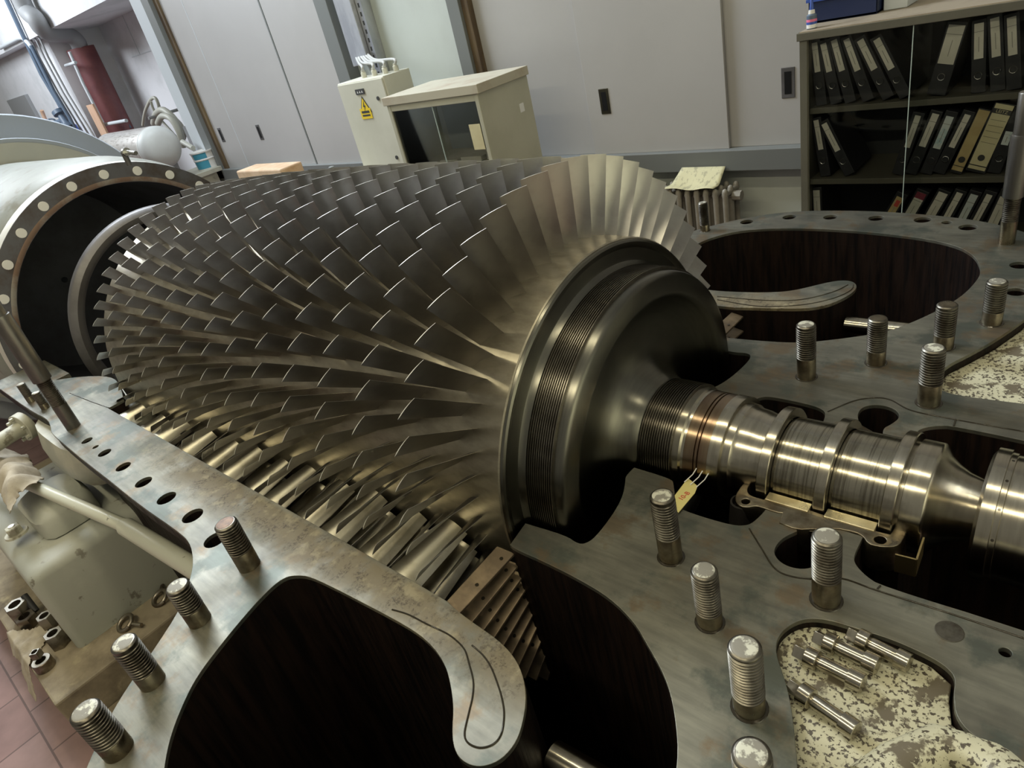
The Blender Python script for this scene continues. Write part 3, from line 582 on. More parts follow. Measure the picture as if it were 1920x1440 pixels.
# rag over the pedestal
def cloth(name, outline, m, label, cat, seed, zfun, amp=.015, fold=30):
    r3 = random.Random(seed); xs = [p[0] for p in outline]; ys = [p[1] for p in outline]; nx = 34; ny = 34; vs = []; fs = []; idx = {}
    def inside(x, y):
        c = False; j = len(outline) - 1
        for i in range(len(outline)):
            if (outline[i][1] > y) != (outline[j][1] > y) and x < (outline[j][0] - outline[i][0]) * (y - outline[i][1]) / (outline[j][1] - outline[i][1]) + outline[i][0]: c = not c
            j = i
        return c
    x0, x1, y0, y1 = min(xs), max(xs), min(ys), max(ys); a, b_, c_ = r3.uniform(0, 6), r3.uniform(0, 6), r3.uniform(-1, 1)
    for i in range(nx + 1):
        for j in range(ny + 1):
            x = x0 + (x1 - x0) * i / nx; y = y0 + (y1 - y0) * j / ny
            w = math.sin(x * fold + y * fold * c_ + a) * math.cos(y * fold * .6 - x * fold * .4 + b_) + .4 * math.sin(x * fold * 2.3 + y * fold * 1.7)
            vs.append((x, y, zfun(x, y) + amp * (w + 1.2) * .5))
    for i in range(nx):
        for j in range(ny):
            if inside(x0 + (x1 - x0) * (i + .5) / nx, y0 + (y1 - y0) * (j + .5) / ny): fs.append((i * (ny + 1) + j, (i + 1) * (ny + 1) + j, (i + 1) * (ny + 1) + j + 1, i * (ny + 1) + j + 1))
    me = mesh(vs, fs); bm = bmesh.new(); bm.from_mesh(me); bmesh.ops.delete(bm, geom=[v for v in bm.verts if not v.link_faces], context='VERTS'); bm.to_mesh(me); bm.free()
    o = finish(name, me, m, None, 80); so_ = o.modifiers.new('thick', 'SOLIDIFY'); so_.thickness = .003; so_.offset = 1; ss = o.modifiers.new('sub', 'SUBSURF'); ss.levels = ss.render_levels = 1
    return prop(o, label, cat)
rg = [onz(x, y, -.26) for x, y in [(30, 865), (58, 862), (75, 890), (95, 915), (92, 940), (60, 955), (35, 985), (25, 960), (10, 930), (0, 900)]]
cloth('canvas_rag', [(p.x, p.y) for p in rg], M['cloth'], 'crumpled grey canvas rag draped over the pipe and cast pedestal', 'rag', 5, lambda x, y: -.30 + .12 * math.exp(-((y - .14) / .09) ** 2), .05, 34)
yc = [onz(x, y, -.45) for x, y in [(-30, 920), (8, 925), (20, 950), (30, 965), (12, 985), (-30, 990)]]
cloth('yellow_cloth', [(p.x, p.y) for p in yc], M['yellowcloth'], 'folded yellow cloth at the left edge of the photo', 'cloth', 6, lambda x, y: -.47, .03, 40)
# ================================================================== STUDS
def stud(px, py, h, r, label, shank=.38, chalk=True, oil=True, group='studs on the casing flange'):
    w = onz(px, py); t_ = thing('threaded_stud', (w.x, w.y, 0), label, 'stud', None)
    hs = h * shank
    G().lathe([(-.03, r * .98), (hs - .002, r * .98), (hs, r * .93)], 'z', (w.x, w.y, 0), 28).build('shank', M['shank'], t_, 40)
    p = []; z = hs; pit = max(.0052, r * .27)
    while z < h - r * .42: p += [(z, r), (z + pit * .25, r), (z + pit * .5, r * .88), (z + pit * .75, r * .88)]; z += pit
    p += [(z, r * .97), (h - r * .16, r * .97), (h - r * .04, r * .86), (h - r * .02, r * .80)]
    G().lathe(p, 'z', (w.x, w.y, 0), 32).build('thread', M['stud'], t_, 40)
    G().lathe([(h - r * .03, r * .80), (h, r * .72), (h + .0004, r * .60)], 'z', (w.x, w.y, 0), 24).build('end_face', M['chalk'] if chalk else (M['rustend'] if 'rusty' in label else M['shank']), t_, 40)
    if oil: G().lathe([(0.0001, r * 1.16), (.0014, r * 1.12), (.0018, r * 1.0)], 'z', (w.x, w.y, 0), 24).build('oil_ring', M['oil'], t_, 40)
    return t_
stud(468, 1060, .135, .0262, 'threaded stud with a brown rusty end, topmost of four along the left flange', chalk=False, oil=False)
stud(375, 1163, .109, .0250, 'threaded stud in the left flange row, second from the top, above the dark opening', oil=False)
stud(287, 1278, .120, .0250, 'threaded stud in the left flange row, third from the top, dark band mid-thread', oil=False, shank=.3)
stud(223, 1406, .119, .0265, 'threaded stud at the bottom left corner, lowest of the left flange row', oil=False, shank=.3)
stud(1258, 1044, .158, .0235, 'near side stud closest to the rotor, beside the yellow tag, end caked with chalk')
stud(1331, 1166, .128, .0225, 'near side stud between the chalk-capped stud and the oily lobe stud', shank=.25)
stud(1405, 1325, .141, .0245, 'near side stud standing left of the cream painted recess with loose pins', shank=.25)
stud(1549, 1124, .150, .0235, 'near side stud right beside the bearing shell and keyhole opening')
stud(1418, 1520, .135, .025, 'stud cut off by the bottom edge of the photo, below the recess with pins', shank=.25)
stud(1512, 706, .152, .0232, 'far side stud nearest the shaft, white chalky end, left of the far group')
stud(1642, 680, .128, .0225, 'far side stud beside the edge of the round opening, second from the left', shank=.3, chalk=False)
stud(1741, 755, .145, .0240, 'far side stud next to the yellow-stained cream recess, brown shank')
stud(1768, 650, .120, .0235, 'far side stud above the cream recess, third along the opening edge', shank=.3, chalk=False)
stud(1859, 605, .118, .0235, 'far side stud farthest right, near the two oval holes', shank=.3)
stud(1322, 432, .118, .0190, 'small dark stud on the far flange in front of the radiator', shank=.22)
stud(60, 752, .085, .017, 'short stud with chalky end left of the tall guide bar', shank=.3, oil=False)
stud(86, 765, .075, .017, 'short stud between the chalky one and the tall guide bar', shank=.3, oil=False)
def guide(px, py, h, r, label, sq_=False):
    w = onz(px, py); t_ = thing('guide_pillar', (w.x, w.y, 0), label, 'guide pillar')
    a = h * .16; b_ = h * .33
    G().lathe([(-.03, r * .8), (a, r * .8)], 'z', (w.x, w.y, 0), 28).build('lower_shank', M['pillar'] if h > .5 else M['shank'], t_, 40)
    p = []; z = a
    while z < b_: p += [(z, r * .8), (z + .0015, r * .8), (z + .003, r * .72), (z + .0045, r * .72)]; z += .006
    G().lathe(p, 'z', (w.x, w.y, 0), 28).build('thread', M['stud'], t_, 40)
    G().lathe([(b_ - .001, r * .8), (b_, r), (h * .72, r), (h * .74, r * .95), (h * .742, r * .80), (h - .003, r * .80), (h, r * .74)], 'z', (w.x, w.y, 0), 32).build('sleeve', M['pillar'], t_, 40)
    return t_
guide(1887, 455, .445, .0275, 'tall smooth steel guide pillar at the right edge in front of the binder cabinet')
guide(138, 800, .62, .031, 'tall dark steel guide pillar on the left flange in front of the ring flange')
# tapped hole on the near right flange
w = onz(1780, 1184); t_ = G(); t_.lathe([(.0008, .020), (.0012, .0185), (.0004, .0165)], 'z', (w.x, w.y, 0), 28); t_.lathe([(.0002, .0165), (.0003, .001)], 'z', (w.x, w.y, 0), 28, mi=1); t_.build('tapped_hole', [M['stud'], M['oil']], casing, 40)
# ================================================================== small things on the casing
pins = [((1490, 1218), (1618, 1282), 'square headed dowel pin, nearest of the three side by side in the cream recess'),
        ((1527, 1192), (1645, 1248), 'square headed dowel pin, middle one of the three side by side in the cream recess'),
        ((1590, 1186), (1705, 1244), 'dowel pin with square head, farthest right of the three side by side pins'),
        ((1480, 1282), (1605, 1370), 'dowel pin lying alone and more steeply below the other three in the cream recess')]
for (a, b_, lab) in pins:
    A = onz(*a, -.006); B = onz(*b_, -.006); d_ = (B - A).normalized(); L = (B - A).length
    t_ = thing('dowel_pin', ((A + B) / 2), lab, 'pin', 'loose pins in the painted recess')
    q = d_.to_track_quat('Z', 'Y').to_matrix()
    def lz(prof, nm, m, n_=20):
        g = G(); g.lathe(prof, 'z', (0, 0, 0), n_); g.v = [A + q @ v for v in g.v]; return g.build(nm, m, t_, 40, .0004)
    lz([(0, .0118), (.0015, .013), (L * .17, .013)], 'square_head', M['steel'], 4)
    lz([(L * .17, .013), (L * .18, .0168), (L * .35, .0168), (L * .36, .015)], 'collar', M['steel'])
    lz([(L * .36, .0105), (L * .42, .0118), (L * .80, .0118)], 'pin_shaft', M['steel'])
    lz([(L * .80, .0155), (L, .0155), (L * 1.01, .0145)], 'pin_head', M['steel'])
w0 = onz(1262, 930, .0); tg = [onz(x, y, .004) for x, y in [(1265, 930), (1290, 897), (1308, 912), (1303, 925), (1272, 962), (1266, 955)]]
t_ = thing('marking_tag', tg[0], 'small yellow tag with red handwriting wired by the shaft seal', 'tag')
G().prism(tg, (0, 0, .0012)).build('tag_plate', M['tag'], t_)
mw = Matrix.Translation(onz(1283, 930, .0056)) @ (onz(1303, 915, 0) - onz(1268, 945, 0)).to_track_quat('X', 'Z').to_matrix().to_4x4()
text('writing', '10-B', .016, M['red'], t_, mw)
g = G()
for i in range(3):
    a = onz(1283 + i * 11, 904 + i * 5, .006); g.tube([a, a + Vector((.012, .018, .012)), a + Vector((.016, .03, .022))], .0012, 6)
g.build('wire', M['white'], t_)
# ================================================================== LOWER LEFT: plinth, floor, nuts
FZ = -1.05
o = prop(G().box((-16, -6, FZ - .1), (6.6, 3.75, FZ)).build('floor', M['floor']), kind='structure')
pl = G().box((-4.6, -.19, FZ), (-2.50, 1.0, -.75)); prop(pl.build('concrete_plinth', M['concrete'], None, None, .008), 'oil-stained concrete machine plinth at lower left above the pink floor', 'plinth')
prop(G().box((-2.498, -.10, FZ), (-1.9, .60, -.90)).build('concrete_step', M['concrete'], None, None, .006), 'lower stained concrete step beside the plinth, partly hidden by the flange', 'step')
def hexnut(px, py, z, r, h, label, group='loose nuts on the plinth', tilt=0, top=True, n_=6):
    w = onz(px, py, z); t_ = thing('hex_nut', (w.x, w.y, z - h), label, 'nut', group, (tilt, 0, 0))
    g = G(); ri = r * .55; m2 = 24
    ro_ = []
    for j in range(m2):
        a = 2 * PI * j / m2; k = r * (math.cos(PI / n_) / math.cos((a % (2 * PI / n_)) - PI / n_) if n_ else 1); ro_.append(k)
    vs = []
    for zz, fo in ((0, 1), (h * .94, 1), (h, .93)):
        vs += [Vector((w.x + k * fo * math.cos(2 * PI * j / m2), w.y + k * fo * math.sin(2 * PI * j / m2), z - h + zz)) for j, k in enumerate(ro_)]
    vs += [Vector((w.x + ri * math.cos(2 * PI * j / m2), w.y + ri * math.sin(2 * PI * j / m2), z)) for j in range(m2)]
    vs += [Vector((w.x + ri * math.cos(2 * PI * j / m2), w.y + ri * math.sin(2 * PI * j / m2), z - h)) for j in range(m2)]
    seq = [0, 1, 2, 3, 4, 0]; fs = []; mi = []
    for a, b2 in zip(seq, seq[1:]):
        for j in range(m2): fs.append((a * m2 + j, a * m2 + (j + 1) % m2, b2 * m2 + (j + 1) % m2, b2 * m2 + j)); mi.append(1 if (a == 2 and top) else 0)
    g.add(vs, fs); g.mi = mi; g.build('nut_body', [M['nut'], M['nut_top']], t_, 30)
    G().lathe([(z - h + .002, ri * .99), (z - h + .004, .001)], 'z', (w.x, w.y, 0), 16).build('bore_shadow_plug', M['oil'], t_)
    return t_
hexnut(27, 1133, -.665, .043, .085, 'tallest steel cap nut on the plinth, beside the black bar end')
hexnut(45, 1155, -.70, .040, .05, 'wide dark nut lying against the tallest nut on the plinth', top=False)
hexnut(82, 1154, -.69, .033, .06, 'bright-topped nut on the plinth nearest the cast pedestal')
hexnut(98, 1187, -.685, .036, .065, 'bright-topped nut on the rag, right in front of the pedestal corner')
hexnut(76, 1238, -.71, .034, .04, 'nut with a plain round collar at the front edge of the plinth', n_=24)
hexnut(64, 1222, -.675, .020, .03, 'small square bright nut on top of the round collar nut', n_=4)
w = onz(85, 1250, -.75)
rr = [onz(x, y, -.74) for x, y in [(8, 1213), (12, 1187), (50, 1184), (82, 1176), (95, 1190), (75, 1215), (58, 1240), (48, 1270), (35, 1283), (22, 1260), (22, 1225)]]
cloth('oily_rag', [(p.x, p.y) for p in rr], M['cloth'], 'oily beige rag under the loose nuts hanging over the plinth edge', 'rag', 9, lambda x, y: -.748 - max(0, (-.19 - y)) * 2.2, .02, 40)
for px, py, lab, rz in ((235, 1168, 'steel eye bolt lying at the foot of the cast pedestal, lower left of the two', .4), (300, 1121, 'steel eye bolt lying at the foot of the pedestal under the cream pipe', 2.6)):
    w = onz(px, py, -.735); t_ = thing('eye_bolt', (w.x, w.y, -.75), lab, 'eye bolt', None)
    ring = [(w.x + .034 * math.cos(a / 24 * 2 * PI), w.y + .034 * math.sin(a / 24 * 2 * PI) * .85, -.735 + .012 * math.sin(a / 24 * 2 * PI)) for a in range(25)]
    G().tube(ring, .0085, 10, cap=False).build('ring', M['nut'], t_, 60)
    dv = Vector((math.cos(rz), math.sin(rz), 0)); G().tube([w + dv * .038, w + dv * .085], .008, 10).build('stem', M['nut'], t_, 60)
q0 = onz(-30, 1060, -.70); g = G()
mt = [onz(x, y, -.86) for x, y in [(-60, 1020), (25, 1052), (62, 1103), (12, 1140), (-60, 1095)]]
t_ = thing('ribbed_mat', mt[0], 'dark ribbed rubber mat with two yellow squares beside the pedestal at the left edge', 'mat')
G().prism(mt, (0, 0, .02)).build('mat_sheet', M['grating'], t_)
for px, py in ((20, 1071), (40, 1092)):
    w = onz(px, py, -.835); G().prism([w + Vector(v) for v in ((-.028, -.022, 0), (.028, -.022, 0), (.028, .022, 0), (-.028, .022, 0))], (0, 0, .003)).build('yellow_square', M['yellow'], t_)
a = onz(45, 1116, -.66); b_ = onz(68, 1146, -.72); prop(G().tube([a, b_], .013, 12).build('black_bar', M['rubber'], None, 60), 'short black bar end lying between the ribbed mat and the nuts', 'bar')
# ================================================================== WALL
YW = 3.75
st = lambda o: prop(o, kind='structure')
st(G().box((-8.30, YW + .04, FZ), (3.0, YW + .25, 3.6)).build('wall_back', M['wall']))
# frames
def trim(i, a, b_, m='trim'): return st(G().box(a, b_).build('trim_%d' % i, M[m], None, None, .003))
TOP = 3.4
trim(1, (-8.30, YW - .06, FZ), (-8.02, YW + .04, TOP), 'trim_light')
trim(2, (-8.02, YW - .075, -.10), (-7.86, YW + .04, TOP), 'trim')
trim(3, (-7.86, YW - .03, -.03), (-7.78, YW + .04, TOP), 'wood')
trim(4, (-8.02, YW - .075, -.16), (-4.98, YW + .04, 0.0))
trim(5, (-5.14, YW - .075, -.10), (-4.98, YW + .04, TOP))
trim(6, (-3.70, YW - .075, -.10), (-3.59, YW + .04, TOP))
trim(7, (-3.59, YW - .05, -.03), (-3.53, YW + .04, TOP), 'wood')
trim(8, (-3.70, YW - .075, -.15), (2.0, YW + .04, -.035))
door = lambda i, x0, x1, y0: st(G().box((x0, y0, -.035), (x1, y0 + .022, TOP)).build('door_%d' % i, M['panel'], None, None, .002))
d1 = door(1, -7.78, -5.962, YW - .004); d2 = door(2, -5.955, -5.14, YW - .03)
d3 = door(3, -3.53, -2.715, YW - .004); d4 = door(4, -2.72, -1.795, YW - .03); d5 = door(5, -1.80, 1.9, YW - .004)
G().box((-7.33, YW - .006, -.02), (-7.322, YW - .0035, 2.2)).build('panel_joint', M['trim_light'], d1)
G().box((-5.975, YW - .034, -.035), (-5.957, YW - .005, TOP)).build('edge_strip', M['trim'], d2)
for dd, x, y in ((d1, 487, 248), (d1, 415, 253), (d4, 1134, 190), (d5, 1478, 155)):
    yy = (YW - .03 if dd is d4 else YW - .004); w = ony(x, y, yy)
    h = G().box((w.x - .035, yy - .004, w.z - .075), (w.x + .035, yy + .001, w.z + .075)).build('door_handle', M['steel_dark'] if dd is d4 else M['liner'], dd, None, .003)
    G().box((w.x - .018, yy - .005, w.z - .055), (w.x + .018, yy - .0038, w.z + .055)).build('finger_recess', M['black'], h)
# cable tray and strut channel
ct = thing('cable_duct', (-4.75, YW, .76), 'galvanised cable duct running down the wall onto the ivory switch box', 'cable duct')
G().box((-4.87, YW - .09, .76), (-4.67, YW + .038, TOP)).build('duct_cover', M['galv'], ct, None, .004)
g = G().box((-4.665, YW - .05, .62), (-4.60, YW + .038, TOP)); g.build('strut_channel', M['galv'], ct, None, .002)
g = G()
for k in range(26): g.box((-4.640, YW - .052, .66 + k * .06), (-4.625, YW - .0495, .69 + k * .06))
g.build('slot_holes', M['ink'], ct)
st(G().box((6.5, -8, FZ), (6.7, 3.9, 3.6)).build('wall_right', M['wall']))
# ================================================================== SWITCH BOX
t_ = thing('switch_box', (-4.35, 3.4, FZ), 'tall ivory electrical switch box with yellow high-voltage sign against the wall', 'switch box')
ZB = .655; xa = ony(632, 158, 3.25).x; xb = ony(715, 145, 3.25).x; ZB = ony(632, 158, 3.25).z
G().box((xa, 3.25, -.95), (xb + .02, 3.50, ZB)).build('box_body', M['ivory'], t_, None, .006)
G().box((xa + .01, 3.238, -.93), (xb + .01, 3.25, ZB - .01)).build('box_door', M['ivory'], t_, None, .003)
g = G()
for px, py in ((712, 184), (747, 295)):
    w = ony(px, py, 3.235); w.x = min(w.x, xb); g.tube([(w.x - .02, 3.232, w.z), (w.x - .02, 3.24, w.z)], .014, 14)
g.build('lock', M['ink'], t_)
w = ony(675, 172, 3.236); G().box((w.x - .05, 3.232, w.z - .018), (w.x + .05, 3.237, w.z + .018)).build('name_plate', M['ink'], t_)
g = G()
for k in (-1, 0, 1): g.prism([(w.x + k * .026 - .008, 3.2315, w.z - .008), (w.x + k * .026 + .008, 3.2315, w.z - .008), (w.x + k * .026, 3.2315, w.z + .008)], (0, .001, 0))
g.build('plate_marks', M['white'], t_)
w = ony(684, 200, 3.236)
def tri(sz, y, m, nm, p): return G().prism([(w.x - sz, y, w.z - sz * .62), (w.x + sz, y, w.z - sz * .62), (w.x, y, w.z + sz * 1.12)], (0, .0015, 0)).build(nm, m, p)
sg = tri(.066, 3.2345, M['ink'], 'warning_sign', t_); tri(.054, 3.233, M['yellow'], 'sign_field', sg)
bolt = [(.008, .040), (-.014, .000), (.000, .000), (-.010, -.030), (.014, .008), (.001, .008)]
G().prism([(w.x + a, 3.2315, w.z + b_) for a, b_ in bolt], (0, .0015, 0)).build('lightning_mark', M['ink'], sg)
w2 = ony(687, 213, 3.236); pl_ = G().box((w2.x - .062, 3.2335, w2.z - .036), (w2.x + .062, 3.237, w2.z + .036)).build('warning_text_plate', M['yellow'], t_)
G().box((w2.x - .045, 3.2325, w2.z + .004), (w2.x + .045, 3.234, w2.z + .020)).box((w2.x - .045, 3.2325, w2.z - .018), (w2.x + .045, 3.234, w2.z - .006)).build('text_line', M['ink'], pl_)
for k in range(6):
    x = xa + .20 + k * .062; y = 3.36 + (k % 2) * .05
    g = G(); g.lathe([(0, .020), (.035, .020), (.037, .014), (.05, .014)], 'z', (x, y, ZB), 10); gd = g.build('cable_gland', M['ivory'], t_, 40)
    G().tube(bez([(x, y, ZB + .04), (x - .005, y + .01, ZB + .075), (x + (-4.84 + k * .03 - x) * .6, 3.56, ZB + .085), (-4.84 + k * .03, 3.69, ZB + .13)], 5), .010, 8).build('cable', M['cable'], gd, 60)
# ================================================================== BEIGE GLASS CABINET
rz = 0.0; B = onz(893, 158, .60)
def cab_pt(u, v, z): # u to the left along the front, v to the back
    return Vector((B.x - u * math.cos(rz), B.y - u * math.sin(rz), z)) + Vector((-math.sin(rz) * v, math.cos(rz) * v, 0))
t_ = thing('glass_door_cabinet', cab_pt(.57, .3, FZ), 'beige metal cabinet with sliding glass doors standing beside the ivory switch box', 'cabinet')
WD, DP = B.x - ony(713, 180, B.y).x, .46
def cb(u0, u1, v0, v1, z0, z1):
    return [cab_pt(u0, v0, z0), cab_pt(u1, v0, z0), cab_pt(u1, v1, z0), cab_pt(u0, v1, z0), cab_pt(u0, v0, z1), cab_pt(u1, v0, z1), cab_pt(u1, v1, z1), cab_pt(u0, v1, z1)]
BF = [(0, 3, 2, 1), (4, 5, 6, 7), (0, 1, 5, 4), (1, 2, 6, 5), (2, 3, 7, 6), (3, 0, 4, 7)]
def cbox(nm, m, *a, bev=.003, par=None): return G().add(cb(*a), BF).build(nm, m, par or t_, None, bev)
cbox('top_panel', M['beige_dusty'], 0, WD, 0, DP, .55, .60)
cbox('side_panel', M['beige'], .02, .05, .01, DP, FZ + .02, .55); cbox('side_panel', M['beige'], WD - .05, WD - .02, .01, DP, FZ + .02, .55)
cbox('back_panel', M['cabin2'], .05, WD - .05, DP - .02, DP, FZ + .02, .55); cbox('top_rail', M['beige'], .05, WD - .05, .012, .04, .51, .55)
cbox('shelf', M['beige'], .05, WD - .05, .06, DP - .02, .13, .15); cbox('shelf', M['beige'], .05, WD - .05, .06, DP - .02, -.22, -.20); cbox('shelf', M['beige'], .05, WD - .05, .06, DP - .02, -.8, -.78)
cbox('glass_door', M['glass'],   .05, WD * .52, .030, .034, -.78, .512, bev=0); gd = cbox('glass_door', M['glass'], .5 * WD, WD - .05, .018, .022, -.78, .512, bev=0)
cbox('glass_edge', M['glass_edge'], .5 * WD - .004, .5 * WD, .017, .023, -.78, .512, bev=0, par=gd)
cbox('latch', M['white'], .018, .022, DP - .12, DP - .08, .36, .41, bev=.002)
n1 = t_
w = ony(892, 257, B.y); nu = B.x - w.x; nt_ = cbox('yellow_note', M['creampaper'], nu - .045, nu + .045, .010, .013, w.z - .075, w.z + .07, bev=0)
# things inside
def item(nm, lab, cat, m, *a):
    o = G().add(cb(*a), BF).build(nm, M[m], None, None, .002); return prop(o, lab, cat)
item('folded_papers', 'loose white papers lying on the upper shelf of the beige cabinet, left pile', 'papers', 'label', .42, .58, .10, .34, .152, .166)
item('folded_papers', 'loose white papers lying on the upper shelf of the beige cabinet, middle pile', 'papers', 'label', .20, .38, .10, .34, .152, .180)
item('paper_stack', 'small stack of white booklets on the upper cabinet shelf, far right inside', 'booklets', 'label', .07, .17, .12, .36, .152, .22)
item('white_box', 'small white box with a dark mark on the lower shelf of the beige cabinet', 'box', 'white', .07, .24, .08, .2, -.198, -.09)
# ================================================================== BINDER CABINET
YF = 3.2
t_ = thing('binder_cabinet', (-.2, 3.4, FZ), 'tall olive-grey cabinet with sliding glass doors full of office binders', 'cabinet')
XL = ony(1493, 66, YF).x; XR = 1.15; ZT = ony(1493, 62, YF).z
G().box((XL, YF, ZT - .035), (XR, 3.70, ZT - .004)).build('top_panel', M['olive'], t_, None, .002)
G().box((XL + .012, YF + .002, ZT - .004), (XR, 3.69, ZT)).build('dust_layer', M['dust'], t_)
G().box((XL + .01, YF + .005, FZ), (XL + .042, 3.70, ZT - .035)).build('side_panel', M['olive'], t_, None, .002)
G().box((XR - .04, YF + .005, FZ), (XR - .01, 3.70, ZT - .035)).build('side_panel', M['olive'], t_, None, .002)
G().box((XL + .04, 3.60, FZ), (XR - .04, 3.69, ZT - .035)).build('back_panel', M['cabin'], t_)
SH = [.258, -.060, -.385]
for z in SH: G().box((XL + .042, YF + .035, z - .024), (XR - .04, 3.60, z)).build('shelf', M['olive'], t_, None, .001)
xm = ony(1711, 75, YF).x
G().box((XL + .042, YF + .026, -.95), (xm + .06, YF + .030, ZT - .035)).build('glass_door', M['glass'], t_)
gd = G().box((xm, YF + .010, -.95), (XR - .04, YF + .014, ZT - .035)).build('glass_door', M['glass'], t_)
G().box((xm - .003, YF + .009, -.95), (xm, YF + .015, ZT - .035)).build('glass_edge', M['glass_edge'], gd)
# binders (crop coordinates: label top, label bottom, ring)
c3 = lambda p: (1280 + p[0] / 3, p[1] / 3)
BD = [ # top, bottom, ring, shelf index, label material, spine width, label width, label text
 ((722, 245), (737, 410), (750, 485), 0, 'label', .046, .024, 'first from the left on the top shelf, nearly upright'),
 ((790, 245), (820, 405), (842, 480), 0, 'label', .046, .024, 'second from the left on the top shelf'),
 ((850, 225), (893, 400), (916, 470), 0, 'label', .046, .024, 'third from the left on the top shelf'),
 ((920, 220), (978, 400), (1008, 463), 0, 'label', .046, .024, 'fourth from the left on the top shelf'),
 ((998, 225), (1070, 395), (1110, 455), 0, 'label', .046, .026, 'fifth from the left on the top shelf, leaning strongly'),
 ((1090, 220), (1170, 390), (1205, 448), 0, 'label', .046, .026, 'sixth from the left on the top shelf, last of the leaning six'),
 ((1545, 140), (1478, 360), (1455, 432), 0, 'label', .068, .056, 'alone on the top shelf with a wide white label'),
 ((1668, 130), (1667, 330), (1663, 425), 0, 'label', .048, .030, 'upright on the top shelf, first of three at the right'),
 ((1755, 100), (1760, 320), (1768, 400), 0, 'label', .048, .028, 'upright on the top shelf, middle of three at the right'),
 ((1850, 95), (1855, 310), (1860, 390), 0, 'label', .048, .028, 'upright on the top shelf, last of three at the right'),
 ((732, 680), (760, 845), (772, 908), 1, 'label', .046, .022, 'at the left end of the middle shelf'),
 ((795, 695), (870, 850), (902, 907), 1, 'label', .046, .024, 'second from the left end of the middle shelf, leaning'),
 ((1325, 650), (1265, 830), (1237, 897), 1, 'label', .046, .022, 'first of the leaning row in the middle shelf right half'),
 ((1425, 640), (1350, 825), (1315, 898), 1, 'label', .046, .026, 'second of the leaning row in the middle shelf right half'),
 ((1505, 655), (1425, 835), (1398, 903), 1, 'label_blue', .046, .028, 'with a blue and white label in the middle shelf leaning row'),
 ((1605, 645), (1515, 830), (1478, 896), 1, 'label', .046, .022, 'between the blue-labelled and the tan binder on the middle shelf'),
 ((1690, 640), (1590, 850), (1570, 897), 1, 'tan', .046, .040, 'TAN'),
 ((1810, 600), (1715, 820), (1680, 887), 1, 'creampaper', .072, .062, 'CREAM'),
 ((1838, 740), (1808, 815), (1780, 890), 1, 'label_blue', .046, .024, 'right of the wide cream binder, half behind the guide pillar'),
 ((752, 1070), (757, 1230), (762, 1300), 2, 'label', .048, .030, 'upright at the left end of the bottom shelf'),
 ((1225, 1110), (1140, 1250), (1105, 1310), 2, 'tan', .048, .030, 'with a yellow and red label, first of the leaning bottom shelf row'),
 ((1347, 1085), (1240, 1270), (1205, 1330), 2, 'label', .052, .038, 'with a maroon band on its label on the bottom shelf'),
 ((1467, 1085), (1360, 1270), (1325, 1330), 2, 'label', .052, .036, 'with a wide white label, third of the bottom shelf leaning row'),
 ((1560, 1085), (1460, 1270), (1425, 1330), 2, 'label', .046, .024, 'with a narrow white label, fourth of the bottom shelf leaning row'),
 ((1642, 1095), (1550, 1280), (1515, 1340), 2, 'label_blue', .046, .028, 'with a blue and white label on the bottom shelf'),
 ((1727, 1095), (1630, 1280), (1595, 1340), 2, 'label', .046, .022, 'with narrow label right of the blue-labelled one on the bottom shelf'),
 ((1815, 1110), (1730, 1290), (1700, 1350), 2, 'label', .052, .036, 'last of the bottom shelf row, beside the guide pillar')]
YB = 3.262
